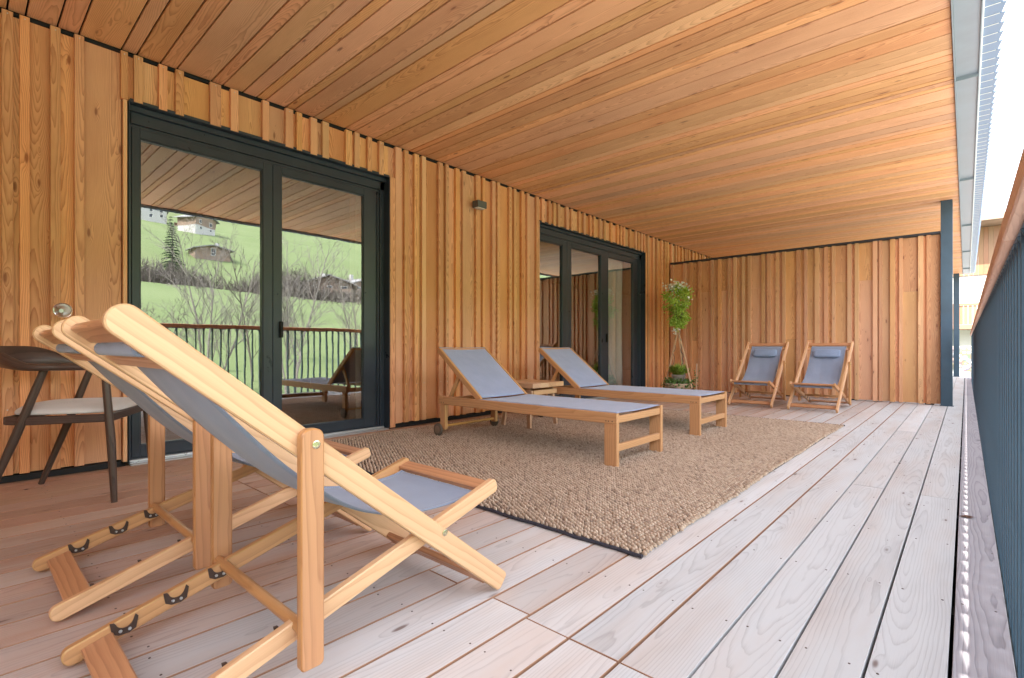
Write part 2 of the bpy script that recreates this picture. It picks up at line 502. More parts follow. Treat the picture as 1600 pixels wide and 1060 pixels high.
# ================================================================== SETTING
def hill(x, y):
    g = -3.3
    w = .8 * math.sin(x * .045 + y * .031) + .6 * math.sin(y * .06 + 1.3) + .35 * math.sin(x * .11 - y * .07)
    yk = y * .03 - .8
    x = x - max(-5, min(5, yk * 3))
    if x < 14: return g
    if x < 86:
        t = (x - 14) / 72
        s = t * t * (3 - 2 * t) * .45 + t * .55
        return g + 14.2 * s + w * min(1, (x - 14) / 30) * .5
    if x < 112:
        t = (x - 86) / 26
        return g + 14.2 + .6 * t + w * .5
    return g + 14.8 + (x - 112) * .345 + w * .5 + 2.5 * math.sin((x - 112) * .03) * math.sin(y * .02)
xs = [-500, -200, -80, -30, -10, 0, 6, 10, 14] + [14 + 3 * i for i in range(1, 40)] + [140 + 10 * i for i in range(0, 40)] + [560, 700, 900]
ys = [-700, -400, -250] + [-160 + 8 * i for i in range(0, 60)] + [400, 600, 900]
mb = MB()
nx, nyy = len(xs), len(ys)
for x in xs:
    for y in ys:
        mb.v.append((x, y, hill(x, y)))
for i in range(nx - 1):
    for j in range(nyy - 1):
        a = i * nyy + j
        mb.face((a, a + nyy, a + nyy + 1, a + 1), ((0, 0), (1, 0), (1, 1), (0, 1)))
tag(mb.build("terrain", M['grass'], angle=180), kind="structure")

mb = MB(); mb.box((-6, -60, -3.6), (13.5, 31, -3.27), 'y')  # unseen pale ground, added to bounce neutral light up under the roof
tag(mb.build("added_bounce_gravel", M['gravel']), kind="structure")

# deck ---------------------------------------------------------------
mb = MB(5)
rg = random.Random(12)
edges = [.093, -.030, -.182, -.334, -.486]
while edges[-1] > -4.0: edges.append(edges[-1] - .152)
joints = {1: [3.42], 2: [7.2], 3: [3.43, 5.9], 4: [1.10], 5: [1.10], 6: [1.10, 5.2], 7: [1.12], 8: [3.6], 9: [1.11, 4.8]}
screws = []
for i in range(len(edges) - 1):
    xa, xb = edges[i + 1], edges[i]
    g = .0035 if i else .005
    if i == len(edges) - 2: xa = -4.10
    js = sorted(joints.get(i, [rg.choice([1.1, 3.4, 5.7]), 7.9]) if i else [])
    cuts = [Y0] + ([-1.2] if i % 2 else [-2.4]) + js + [11.0 + (i % 3)] + [Y1]
    for a, b in zip(cuts[:-1], cuts[1:]):
        dz = rg.uniform(-.0006, .0006)
        mb.box((xa + g, a + .0022, -.028 + dz), (xb - g, b - .0022, dz), 'y', c=.001, m=2 if i == 0 else 0)
    yj = Y0 + .3
    while yj < Y1:
        for fx in (.18, .82):
            screws.append((xa + (xb - xa) * fx + rg.uniform(-.006, .006), yj + rg.uniform(-.01, .01)))
        yj += .575
for x, y in screws:
    if y > -0.5 and y < 10:
        mb.lathe([(.0, .0010), (.0027, .0010), (.0032, .0)], (x, y, .0), 8, m=1)
deck = mb.build("deck", [M['deck'], M['bracket'], M['deck_edge']], smooth=False)
deck.data.materials.append(M['joist'])
for p_ in deck.data.polygons:
    if abs(p_.normal.z) < .8 and p_.material_index == 0 and p_.center.x < -.5: p_.material_index = 3
tag(deck, kind="structure")
mb = MB()
for k in range(40):
    y = Y0 + .3 + k * .575
    if y < Y1: mb.box((-4.1, y - .03, -.16), (.06, y + .03, -.0295), 'x')
mb.box((-4.1, Y0, -.30), (.07, Y1, -.161), 'y')
mb.box((.0725, Y0, -.30), (.0945, Y1, -.0295), 'y')
tag(mb.build("deck_substructure", M['black']), kind="structure")
mb = MB(); mb.box((-4.05, Y0, -.0288), (-.56, Y1, -.0283), 'y')
tag(mb.build("deck_underlay", M['joist']), kind="structure")

# ================================================================== HOUSE
house = empty("house", (WX, 5, 0))
tag(house, "timber clad house front with larch board ceiling and two glazed sliding doors", "house")
def hp(mb, name, mat, parent=None, **k):
    o = mb.build(name, mat, None, **k)
    if parent is None:
        o.parent = house; o.matrix_parent_inverse = Matrix.Translation((-WX, -5, 0))
    else:
        o.parent = parent
    return o

D1 = (.764, 2.765); D2 = (5.03, 7.905); DH = 2.405
bat = [(.171, .218), (.244, .287), (.376, .422), (.486, .532)]
head1 = [(.715, .752), (.784, .833), (.922, .970), (1.019, 1.069), (1.234, 1.306), (1.371, 1.425), (1.60, 1.65), (1.779, 1.841), (1.87, 1.915),
         (1.987, 2.044), (2.093, 2.15), (2.309, 2.369), (2.395, 2.445), (2.527, 2.573), (2.65, 2.70)]
mid = [(2.83, 2.90), (2.935, 2.983), (3.054, 3.11), (3.148, 3.197), (3.362, 3.421), (3.46, 3.501), (3.60, 3.655), (3.70, 3.751), (3.90, 3.968),
       (4.005, 4.045), (4.16, 4.215), (4.245, 4.29), (4.45, 4.499), (4.54, 4.58), (4.675, 4.729), (4.785, 4.83), (4.965, 5.02)]
rg = random.Random(77)
def rnd_bats(a, b):
    out = []; y = a
    while y < b - .06:
        w = rg.uniform(.042, .058)
        out.append((y, y + w)); y += w + rg.choice([.045, .06, .085, .11, .14])
    return out
head2 = rnd_bats(5.08, 7.93)
far = rnd_bats(7.99, Y1)
left = [(-b, -a) for a, b in rnd_bats(-.13, -Y0)][::-1]
left = [(a, b) for a, b in left if a > Y0 + .05 and b < .13]
allb = left + bat + head1 + mid + head2 + far
mb = MB(3)
def zspan(ya, yb):
    c = (ya + yb) / 2
    if abs(ya - .715) < .001: return DH
    if D1[0] < c < D1[1] or D2[0] < c < D2[1]: return DH
    return .045
for k, (a, b) in enumerate(allb):
    z0 = zspan(a, b)
    top = CH - .012 - rg.uniform(0, .005)
    mb.box((WX - .0335, a, z0 - (.005 if z0 > 1 else 0)), (WX, b, top), 'z', c=.0015)
    na = allb[k + 1][0] if k + 1 < len(allb) else Y1
    if na - b < .02: continue
    # the board showing between this batten and the next (runs under both)
    segs = [(b - .008, na + .008)]
    for d0, d1 in (D1, D2):
        ns = []
        for s0, s1 in segs:
            if s0 < d0 < s1 and s1 - s0 > .05: ns += [(s0, d0), (d0, s1)]
            elif s0 < d1 < s1: ns += [(s0, d1), (d1, s1)]
            else: ns.append((s0, s1))
        segs = ns
    for s0, s1 in segs:
        if s1 - s0 < .012: continue
        z0 = zspan(s0, s1)
        if s1 <= D1[0] + .001 and s0 > .55: z0 = .045
        mb.box((BX - .02, s0, z0), (BX, s1, CH - .024 - rg.uniform(0, .006)), 'z', c=.0015)
# casing boards at the openings
mb.box((WX - .075, 2.770, .012), (WX + .002, 2.826, DH - .004), 'z', c=.002)
mb.box((WX - .075, .728, .03), (WX - .010, .750, DH - .004), 'z', c=.002)
mb.box((WX - .075, 5.005, .012), (WX + .003, 5.028, DH - .004), 'z', c=.002)
mb.box((WX - .075, 7.912, .03), (WX + .003, 7.95, DH - .004), 'z', c=.002)
hp(mb, "wall_cladding", M['clad'])
# nails along the top of the battens
mb = MB()
for a, b in allb:
    if -.2 < a < 9:
        mb.lathe([(.0035, -.001), (.0035, .0012), (0, .0016)], (WX, (a + b) / 2, CH - .035), 8, 'x')
        if zspan(a, b) < 1: mb.lathe([(.0035, -.001), (.0035, .0012), (0, .0016)], (WX, (a + b) / 2, .42), 8, 'x')
tag(hp(mb, "cladding_nails", M['silver']), kind="stuff")
# black membrane, base profile and top trim strip
mb = MB()
BK = WX - .064
def wallrect(ya, yb, za, zb, x0=BK - .06, x1=BK):
    mb.box((x0, ya, za), (x1, yb, zb), 'y')
wallrect(Y0, D1[0] - .014, -.02, CH); wallrect(D1[1] + .005, D2[0] - .005, -.02, CH); wallrect(D2[1] + .005, Y1, -.02, CH)
wallrect(D1[0] - .014, D1[1] + .005, DH + .02, CH); wallrect(D2[0] - .005, D2[1] + .005, DH + .02, CH)
mb.box((WX - .05, Y0, .004), (WX - .006, D1[0] - .05, .038), 'y')
mb.box((WX - .05, 2.84, .004), (WX - .006, 5.0, .038), 'y')
mb.box((WX - .05, 7.96, .004), (WX - .006, Y1, .038), 'y')
mb.box((WX - .06, Y0, CH - .020), (WX - .036, Y1, CH - .001), 'y')
hp(mb, "wall_membrane", M['black'])

# ceiling -------------------------------------------------------------
cyl = [.194, .271, .41, .51, .723, .805, .937, 1.034, 1.251, 1.327, 1.465, 1.567, 1.634, 1.79, 1.858, 2.026, 2.1, 2.315, 2.403, 2.614, 2.704, 2.877]
rg = random.Random(4)
WID = [.065, .075, .09, .10, .13, .15, .19, .21]
y = cyl[0]
pre = []
while y > Y0:
    y -= rg.choice(WID); pre.append(y)
cl = pre[::-1] + cyl
while cl[-1] < Y1: cl.append(cl[-1] + rg.choice(WID))
mb = MB(8)
for a, b in zip(cl[:-1], cl[1:]):
    dz = rg.uniform(0, .0015)
    mb.box((WX - .03, a + .005, CH + dz), (-.066, b - .0045, CH + .02), 'x', c=.002)
hp(mb, "ceiling", M['ceil'])
mb = MB()
mb.box((-9, Y0, CH + .021), (.05, Y1, CH + .30), 'y')
hp(mb, "roof_slab", M['black'])
mb = MB(44)
q = -4.04
while q < -.2:
    mb.box((q, -2.24, .012), (q + .118, -2.215, CH - .002), 'z', c=.001); q += .12
hp(mb, "added_shade_wall", M['clad'])  # unseen board wall, added behind the camera to darken the near end
# sheet metal eave
mb = MB()
mb.box((-.064, Y0, CH - .022), (-.056, Y1, CH + .06), 'y', c=.001)
mb.box((-.0555, Y0, CH + .002), (.064, Y1, CH + .02), 'y', c=.001)
mb.box((.0645, Y0, CH - .012), (.0715, Y1, CH + .33), 'y', c=.001)
k = Y0
while k < Y1 - 1:
    mb.box((-.0645, k, CH - .024), (.066, k + .004, CH + .0195), 'x')
    k += 2.95
hp(mb, "eave_flashing", M['zinc'])
mb = MB()
y = Y0
while y < Y1 - .12:
    o = [(0, 0), (.117, 0), (.117, .077), (0, .095)]
    mb.prism([(p[0], p[1]) for p in o], .012, .001, Matrix.Translation((.078, y, CH + .012)) @ Matrix(((0, 1, 0, 0), (1, 0, 0, 0), (0, 0, -1, 0), (0, 0, 0, 1))))
    y += .1225
hp(mb, "eave_gutter", M['grille'])
mb = MB()
mb.tube([(.075, Y0, CH - .004), (.075, Y1, CH - .004)], .003, 8)
y = Y0
while y < Y1 - .12:
    mb.box((.074, y + .1165, CH + .003), (.146, y + .1205, CH + .0058), 'x')
    y += .1225
hp(mb, "gutter_bead", M['white'])

# interior rooms ------------------------------------------------------
mb = MB()
IX = -8.6
mb.box((IX - .1, Y0, -.05), (IX, Y1, CH), 'y')
mb.box((IX, Y0, -.05), (-4.2, Y0 + .1, CH), 'x'); mb.box((IX, 4.2, -.05), (-4.2, 4.3, CH), 'x'); mb.box((IX, Y1 - .1, -.05), (-4.2, Y1, CH), 'x')
mb.box((IX, Y0, 2.56), (-4.19, Y1, 2.60), 'y')
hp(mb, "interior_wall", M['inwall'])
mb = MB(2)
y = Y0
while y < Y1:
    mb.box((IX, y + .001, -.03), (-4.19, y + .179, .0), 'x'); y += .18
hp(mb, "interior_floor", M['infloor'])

# sliding doors --------------------------------------------------------
def frame_ring(mb, ya, yb, za, zb, w, x0, x1, wb=None, wt=None):
    wb = wb or w; wt = wt or w
    mb.box((x0, ya, za), (x1, ya + w, zb), 'z', c=.002)
    mb.box((x0, yb - w, za), (x1, yb, zb), 'z', c=.002)
    mb.box((x0, ya + w + .0003, za), (x1, yb - w - .0003, za + wb), 'y', c=.002)
    mb.box((x0, ya + w + .0003, zb - wt), (x1, yb - w - .0003, zb), 'y', c=.002)
def sliding_door(d, panes, label, handle_y):
    y0, y1 = d
    ft = WX - .088                      # face of outer frame
    mb = MB()
    mb.box((ft - .10, y0, .03), (ft, y0 + .022, 2.36), 'z', c=.002)
    mb.box((ft - .10, y1 - .050, .03), (ft, y1 - .004, 2.36), 'z', c=.002)
    mb.box((ft - .10, y0, 2.285), (ft, y1 - .004, 2.36), 'y', c=.002)
    mb.box((ft - .085, y0, 2.36), (ft + .03, y1 - .004, 2.395), 'y', c=.002)
    mb.box((ft - .07, y0 + .01, 2.262), (ft - .012, y1 - .06, 2.284), 'y', c=.002)
    mb.box((ft - .10, y1 - .070, .03), (ft - .015, y1 - .0505, 2.285), 'z', c=.002)
    mb.box((ft - .10, y1 - .088, .03), (ft - .026, y1 - .0705, 2.285), 'z', c=.002)
    mb.box((ft - .08, y0, .012), (ft - .002, y1, .034), 'y', c=.002)
    root = hp(mb, "sliding_door", M['frame'])
    tag(root, label)
    inv = None
    def sub(mb, name, mat):
        o = mb.build(name, mat); o.parent = root; return o
    mb = MB()
    mb.box((BK - .05, y1 - .0035, .01), (WX - .004, y1 + .003, DH), 'z')
    mb.box((BK - .05, y0 - .006, .01), (WX - .012, y0 - .001, DH), 'z')
    mb.box((BK - .05, y0, DH - .008), (WX - .006, y1, DH + .012), 'y')
    sub(mb, "reveal", M['frame'])
    mb = MB()
    mb.box((ft - .06, y0 + .002, .0), (WX + .012, y1 - .02, .011), 'y', c=.002)
    mb.box((ft + .004, y0 + .002, .0112), (ft + .024, y1 - .02, .026), 'y', c=.002)
    sub(mb, "threshold", M['silver'])
    for (a, b, ga, gb) in panes:
        mb = MB()
        x1 = ft - .006 if ga < handle_y else ft - .012
        x0 = GX - .03
        mb.box((x0, a, .035), (x1, ga, 2.262), 'z', c=.003)
        mb.box((x0, gb, .035), (x1, b, 2.262), 'z', c=.003)
        mb.box((x0, ga + .0003, .035), (x1, gb - .0003, .112), 'y', c=.003)
        mb.box((x0, ga + .0003, 2.198), (x1, gb - .0003, 2.262), 'y', c=.003)
        # glazing bead
        for q in ((ga, ga + .006, .112, 2.198), (gb - .006, gb, .112, 2.198)):
            mb.box((GX + .003, q[0], q[2]), (x1 - .009, q[1], q[3]), 'z')
        mb.box((GX + .003, ga + .007, .1125), (x1 - .009, gb - .007, .118), 'y')
        mb.box((GX + .003, ga + .007, 2.192), (x1 - .009, gb - .007, 2.1975), 'y')
        sub(mb, "sash", M['frame'])
        mb = MB()
        mb.box((GX - .004, ga + .0002, .1122), (GX, gb - .0002, 2.1978), 'z')
        sub(mb, "pane", M['glass'])
    mb = MB()
    mb.box((ft - .009, handle_y - .012, .86), (ft + .016, handle_y + .012, .99), 'z', c=.004)
    sub(mb, "handle", M['black'])
    mb = MB(); mb.lathe([(.004, -.001), (.004, .002), (0, .0025)], (ft, y0 + .12, 2.325), 8, 'x')
    sub(mb, "screw", M['black'])
    return root
sliding_door(D1, [(.788, 1.715, .836, 1.640), (1.719, 2.674, 1.790, 2.548)], "double glazed door reflecting the green hillside", 1.78)
sliding_door(D2, [(5.055, 5.755, 5.095, 5.652), (5.759, 6.748, 5.866, 6.642), (6.752, 7.815, 6.865, 7.655)], "three pane glazed door with a pale curtain behind it", 6.80)

# curtain in the far door, timber post inside the near one
mb = MB()
def cur(u, v):
    y = 6.95 + .56 * u
    a = math.sin(u * 34 + .6 * math.sin(v * 3)) * .045 + math.sin(u * 13) * .02
    return (-4.33 + a, y + .02 * math.sin(u * 20), .02 + 2.3 * v)
mb.grid(cur, 120, 6)
cobj = mb.build("curtain", M['curtain'], smooth=True, angle=180)
sol = cobj.modifiers.new("s", 'SOLIDIFY'); sol.thickness = .003
tag(cobj, "pale grey pleated curtain hanging inside the far sliding door", "curtain")
mb = MB()
mb.box((-4.34, 2.50, .0), (-4.235, 2.60, 2.3), 'z', c=.002)
hp(mb, "interior_post", M['house_wood'])

# ================================================================== PARTITION AND POSTS
part = empty("partition_wall", (-2.1, PY, 0))
tag(part, "tall screen wall of vertical larch boards closing the far end of the balcony", "partition")
pc = [-4.044, -3.807, -3.749, -3.691, -3.532, -3.458, -3.312, -3.266, -3.184, -3.110, -3.019, -2.978, -2.934, -2.883, -2.792, -2.749, -2.7, -2.651, -2.484, -2.437, -2.402, -2.35,
      -2.273, -2.227, -2.176, -2.131, -1.974, -1.931, -1.859, -1.831, -1.724, -1.669, -1.649, -1.595, -1.522, -1.473, -1.303, -1.251, -1.213, -1.162, -.996, -.94, -.928, -.887,
      -.797, -.739, -.697, -.662, -.489, -.433, -.407, -.368, -.262]
def local(o, p, loc):
    o.parent = p; o.matrix_parent_inverse = Matrix.Translation(loc).inverted(); return o
PH = 2.33
pb = [(-3.807, -3.749), (-3.691, -3.64), (-3.532, -3.48), (-3.31, -3.26), (-3.184, -3.13), (-3.019, -2.978), (-2.925, -2.875), (-2.79, -2.745), (-2.695, -2.645),
      (-2.484, -2.432), (-2.40, -2.345), (-2.273, -2.222), (-2.176, -2.128), (-1.974, -1.92), (-1.868, -1.825), (-1.724, -1.665), (-1.60, -1.55), (-1.50, -1.455),
      (-1.303, -1.251), (-1.213, -1.162), (-.996, -.94), (-.925, -.885), (-.797, -.739), (-.697, -.655), (-.489, -.433), (-.40, -.352)]
mb = MB(21)
for k, (a, b) in enumerate(pb):
    mb.box((a, PY - .010, .012), (b, PY + .022, PH - .03), 'z', c=.0015)
    nxt = pb[k + 1][0] if k + 1 < len(pb) else -.262
    s0, s1 = b - .008, min(nxt + .008, -.256)
    if s1 - s0 > .012:
        if s1 - s0 > .11:
            zj = rg.choice([1.55, 1.62, .9, 1.75])
            mb.box((s0, PY + .0225, .018), (s1, PY + .042, zj - .001), 'z', c=.001)
            mb.box((s0, PY + .0225, zj + .001), (s1, PY + .042, PH - .034), 'z', c=.001)
        else:
            mb.box((s0, PY + .0225, .018), (s1, PY + .042, PH - .034), 'z', c=.001)
mb.box((-4.040, PY + .0225, .018), (-3.80, PY + .042, PH - .034), 'z', c=.0015)
mb.box((-4.043, PY - .002, .012), (-3.99, PY + .022, PH - .03), 'z', c=.0015)
local(mb.build("cladding", M['clad_far']), part, (-2.1, PY, 0))
mb = MB()
mb.box((-4.044, PY + .043, .02), (-.256, PY + .10, PH - .032), 'x')
local(mb.build("backing", M['black']), part, (-2.1, PY, 0))
mb = MB()
mb.box((-4.044, PY - .02, PH - .028), (-.256, PY + .12, PH + .003), 'x', c=.002)
local(mb.build("cap_profile", M['frame']), part, (-2.1, PY, 0))
mb = MB()
for k in range(5):
    mb.box((-3.9 + k * .87, PY + .044, -.002), (-3.8 + k * .87, PY + .10, .0195), 'x')
local(mb.build("foot", M['frame']), part, (-2.1, PY, 0))

def post(y, label):
    p = empty("steel_post", (-.19, y + .06, 0))
    tag(p, label, "post")
    mb = MB()
    mb.box((-.252, y, .006), (-.131, y + .12, CH - .001), 'z', c=.004)
    local(mb.build("shaft", M['bluesteel']), p, (-.19, y + .06, 0))
    mb = MB()
    mb.box((-.262, y - .008, -.001), (-.121, y + .13, .006), 'x', c=.001)
    local(mb.build("base_plate", M['bluesteel']), p, (-.19, y + .06, 0))
post(8.775, "square blue grey steel post at the open end of the partition wall")
post(17.7, "slim far blue grey post seen in the gap behind the nearer post")
mb = MB(33)
q = -4.0
while q < -.3:
    mb.box((q, 17.8, .01), (q + .118, 17.83, CH - .002), 'z', c=.001); q += .12
tag(mb.build("far_partition_wall", M['clad_far']), "second board partition beyond the first, mostly hidden", "partition")

# ================================================================== RAILING
railing = empty("balcony_railing", (.11, 5, 0))
tag(railing, "long balcony railing of dark flat steel bars with a broad wooden handrail", "railing")
def rl(mb, name, mat): return local(mb.build(name, mat), railing, (.11, 5, 0))
mb = MB(6)
y = Y0
while y < 17.2:
    e = min(y + 2.95, 17.2)
    mb.plank((.118, y + .0015, 1.094), (.118, e - .0015, 1.094), .092, .056, (1, 0, 0), c=.004)
    y = e
rl(mb, "handrail", M['rail_wood'])
mb = MB()
mb.box((.096, Y0, 1.058), (.142, 17.2, 1.0655), 'y', c=.001)
mb.box((.096, Y0, -.215), (.142, 17.2, -.205), 'y', c=.001)
rl(mb, "top_strip", M['bluesteel'])
def bar_mb(y):
    m = MB()
    m.box((.0955, y - .006, -.205), (.142, y + .006, 1.0575), 'z', c=.001)
    return m
ysb = []
y = Y0 + .05
while y < 17.15: ysb.append(y); y += .115
vis = [y for y in ysb if .75 < y][:100]
proto = bar_mb(0)
pm = proto.build("baluster", M['bluesteel'])
pm.parent = railing; pm.location = (-.11, vis[0] - 5, 0)
for y in vis[1:]:
    c = pm.copy(); sc.collection.objects.link(c); c.location = (-.11, y - 5, 0)
mb = MB()
for y in ysb:
    if y not in vis: mb.box((.0955, y - .004, -.205), (.142, y + .004, 1.0575), 'z')
tag(rl(mb, "distant_balusters", M['bluesteel']), kind="stuff")
mb = MB()
y = vis[0] + .0575
while y < 17:
    m4 = Matrix(((1, 0, 0, .112), (0, 0, 1, y + .045), (0, 1, 0, 1.034), (0, 0, 0, 1)))
    mb.prism([(-.018, .022), (0, -.02), (.018, .022)][::-1], .006, .0, m4)
    y += .115
tag(rl(mb, "welded_gussets", M['bluesteel']), kind="stuff")

# ================================================================== RUG
rug = empty("jute_rug", (-2.4, 3.75, 0))
tag(rug, "large chunky woven jute rug under the two sun loungers", "rug")
RX0, RX1, RY0, RY1 = -3.90, -.885, 1.70, 5.84
def rugmesh():
    rs = np.random.RandomState(3)
    px, py = .0218, .0236
    cols = int((RX1 - RX0 + .006) / px); rows = int((RY1 - RY0) / py)
    ii, jj = np.meshgrid(np.arange(cols), np.arange(rows), indexing='ij')
    ii = ii.ravel(); jj = jj.ravel()
    cx = RX0 + (ii + .5) * px + rs.normal(0, .0010, ii.size) + .004 * np.sin(jj * .11 + ii * .02) + .006 * np.sin(jj * .031 + 1) + np.where(ii > cols - 3, rs.normal(0, .003, ii.size), 0)
    cyy = RY0 + (jj + .5 + .5 * (ii % 2)) * py + rs.normal(0, .002, ii.size)
    ang = rs.normal(1.02, .09, ii.size)
    a = .0084 * rs.uniform(.9, 1.12, ii.size); b = .0150 * rs.uniform(.9, 1.1, ii.size); hh = .0150 * rs.uniform(.85, 1.15, ii.size)
    S = 7
    th = np.arange(S) * 2 * np.pi / S
    rings = [(1.0, .15), (.88, .60), (.5, .92)]
    V = []
    for rr, hz in rings:
        for t in th:
            lx = rr * np.cos(t) * a; ly = rr * np.sin(t) * b
            V.append(np.stack([cx + lx * np.cos(ang) - ly * np.sin(ang), cyy + lx * np.sin(ang) + ly * np.cos(ang), .006 + hh * hz], -1))
    V.append(np.stack([cx, cyy, .006 + hh], -1))
    V = np.stack(V, 1)                      # n, nv, 3
    n, nv = V.shape[:2]
    F3, F4 = [], []
    for r_ in range(2):
        for k in range(S):
            k2 = (k + 1) % S
            F4.append((r_ * S + k, r_ * S + k2, (r_ + 1) * S + k2, (r_ + 1) * S + k))
    for k in range(S): F3.append((2 * S + k, 2 * S + (k + 1) % S, 3 * S))
    base = (np.arange(n) * nv)[:, None]
    l4 = (base[:, :, None] + np.array(F4)[None]).reshape(-1, 4)
    l3 = (base[:, :, None] + np.array(F3)[None]).reshape(-1, 3)
    me = bpy.data.meshes.new("weave")
    me.vertices.add(n * nv); me.vertices.foreach_set("co", V.reshape(-1).astype(np.float32))
    loops = np.concatenate([l4.ravel(), l3.ravel()])
    me.loops.add(loops.size); me.loops.foreach_set("vertex_index", loops.astype(np.int32))
    starts = np.concatenate([np.arange(len(l4)) * 4, len(l4) * 4 + np.arange(len(l3)) * 3])
    me.polygons.add(len(starts)); me.polygons.foreach_set("loop_start", starts.astype(np.int32))
    me.update(calc_edges=True); me.validate()
    me.polygons.foreach_set("use_smooth", [True] * len(me.polygons))
    me.materials.append(M['jute'])
    o = bpy.data.objects.new("weave", me); sc.collection.objects.link(o)
    return o
local(rugmesh(), rug, (-2.4, 3.75, 0))
mb = MB()
mb.box((RX0 + .010, RY0 + .004, .0015), (RX1 - .016, RY1 + .012, .0075), 'y')
local(mb.build("backing", M['rugbase']), rug, (-2.4, 3.75, 0))
mb = MB()
for yy in (RY0 - .006, RY1 + .020):
    pts = []
    for i in range(61):
        x = RX0 + (RX1 - RX0) * i / 60
        pts.append((x, yy + .003 * math.sin(i * .9) + .002 * math.sin(i * 2.3), .0085 + .001 * math.sin(i * 1.7)))
    mb = MB(); mb.tube(pts, .0075, 8)
    local(mb.build("binding", M['rugedge']), rug, (-2.4, 3.75, 0))

# ================================================================== DECK CHAIRS
def make_deck_chair():
    """origin on the floor under the chair's middle line; faces +Y; front foot at y=1.16"""
    root = empty("deck_chair")
    TA, TB = M['teak'], M['teak_dark']
    T = .023
    xA, xB, xS = .2585, .2335, .2835
    A0, A1 = Vector((0, .178, .846)), Vector((0, 1.182, .003))
    B0, B1 = Vector((0, .168, .024)), Vector((0, 1.178, .336))
    def P(mb, name, mat): return mb.build(name, mat, root)
    for s in (1, -1):
        mb = MB(int(11 + s)); mb.plank((s * xA, A0.y, A0.z), (s * xA, A1.y, A1.z + .020), .060, T, (0, .6, .8), r0=.028, r1=.014, c=.003)
        P(mb, "back_rail", TA)
        mb = MB(int(21 + s)); mb.plank((s * xB, B0.y, B0.z + .004), (s * xB, B1.y, B1.z), .045, T, (0, -.3, 1), r0=.021, r1=.016, c=.003)
        P(mb, "seat_rail", TA if s > 0 else TB)
        mb = MB(int(35 + s)); mb.plank((s * xS, .533, .062), (s * xS, .533, .598), .054, T, (0, 1, 0), r0=.012, r1=.022, c=.003)
        st = P(mb, "strut", TB)
        # bolts
        for yy, zz, xx in ((.540, .562, xS), (.936, .250, xA)):
            mb = MB()
            x = s * (xx + T / 2)
            prof = [(.0095, -.001), (.0095, .0018), (.007, .003), (.0045, .003), (.0045, .0012), (0, .0012)]
            mb.lathe([(r_, h_ * s) for r_, h_ in prof], (x, yy, zz), 14, 'x')
            P(mb, "bolt", M['bolt'])
        # hook brackets on the seat rail
        for yy in (.508, .402, .288):
            t = (yy - B0.y) / (B1.y - B0.y)
            zc = B0.z + (B1.z - B0.z) * t + .009
            mb = MB()
            pts = []
            xi = s * (xB - T / 2 - .002)
            for i in range(11):
                a = PI * (1.08 + .84 * i / 10)
                pts.append((yy + .0185 * math.cos(a), zc + .012 + .0185 * math.sin(a)))
            outer = [(yy + .0285, zc + .014), (yy + .024, zc - .014), (yy + .010, zc - .022), (yy - .012, zc - .022), (yy - .026, zc - .014), (yy - .031, zc + .014), (yy - .022, zc + .013)]
            outl = [(p[0], p[1]) for p in pts] + [(yy + .0225, zc + .021)] + outer
            m4 = Matrix(((0, 0, 1, xi), (1, 0, 0, 0), (0, 1, 0, 0), (0, 0, 0, 1)))
            mb.prism(outl[::-1], .003, 0, m4)
            for dy in (-.009, .010):
                mb.lathe([(.0042, 0), (.0035, -s * .003), (0, -s * .0035)], (xi - s * .0015, yy + dy, zc - .012), 8, 'x', m=1)
            P(mb, "bracket", [M['bracket'], M['silver']])
    def cross(name, p, q, W, T_, wd, mat, c=.003, r=0):
        mb = MB(hash(name) % 97 if False else len(name)); mb.plank(p, q, W, T_, wd, c=c, r0=r, r1=r); P(mb, name, mat)
    ix = xA - T / 2
    jx = xB - T / 2
    cross("top_crossbar", (-ix, .212, .814), (ix, .212, .814), .056, .020, (0, .766, -.643), TB)
    cross("upper_crossbar", (-ix, .2715, .752), (ix, .2715, .752), .036, .018, (0, .766, -.643), TA)
    cross("foot_crossbar", (-ix, 1.108, .058), (ix, 1.108, .058), .045, .020, (0, .6, -.75), TB)
    cross("front_crossbar", (-jx, 1.150, .327), (jx, 1.150, .327), .048, .019, (0, 1, .31), TB)
    cross("rear_crossbar", (-jx, .235, .046), (jx, .235, .046), .065, .018, (0, 1, .31), TB)
    mb = MB(); mb.tube([(-.288, .522, .1475), (.288, .522, .1475)], .0138, 14); P(mb, "dowel", TB)
    mb = MB(); mb.tube([(-ix, .240, .776), (ix, .240, .776)], .010, 12); P(mb, "sling_dowel", TA)
    mb = MB(); mb.tube([(-jx, 1.118, .300), (jx, 1.118, .300)], .011, 12); P(mb, "seat_dowel", TA)
    # canvas
    key = [(.252, .787), (.271, .775), (.300, .745), (.345, .690), (.385, .642), (.430, .592), (.480, .538), (.535, .484), (.600, .428), (.680, .370), (.770, .328), (.870, .306), (.970, .299), (1.06, .301), (1.118, .3125)]
    prof = []
    for i in range(len(key) - 1):
        for j in range(4):
            t = j / 4
            p0 = key[max(0, i - 1)]; p1 = key[i]; p2 = key[i + 1]; p3 = key[min(len(key) - 1, i + 2)]
            prof.append(tuple(.5 * ((2 * p1[k]) + (-p0[k] + p2[k]) * t + (2 * p0[k] - 5 * p1[k] + 4 * p2[k] - p3[k]) * t * t + (-p0[k] + 3 * p1[k] - 3 * p2[k] + p3[k]) * t ** 3) for k in (0, 1)))
    prof.append(key[-1])
    roll = [(.240 + .0145 * math.cos(a), .776 + .0145 * math.sin(a)) for a in [R(x) for x in range(-20, -320, -30)]]
    roll2 = [(1.118 + .0145 * math.cos(a), .300 + .0145 * math.sin(a)) for a in [R(x) for x in range(80, -180, -30)]]
    prof = roll + prof[0:] + roll2
    nn = len(prof) - 1
    hw = .205
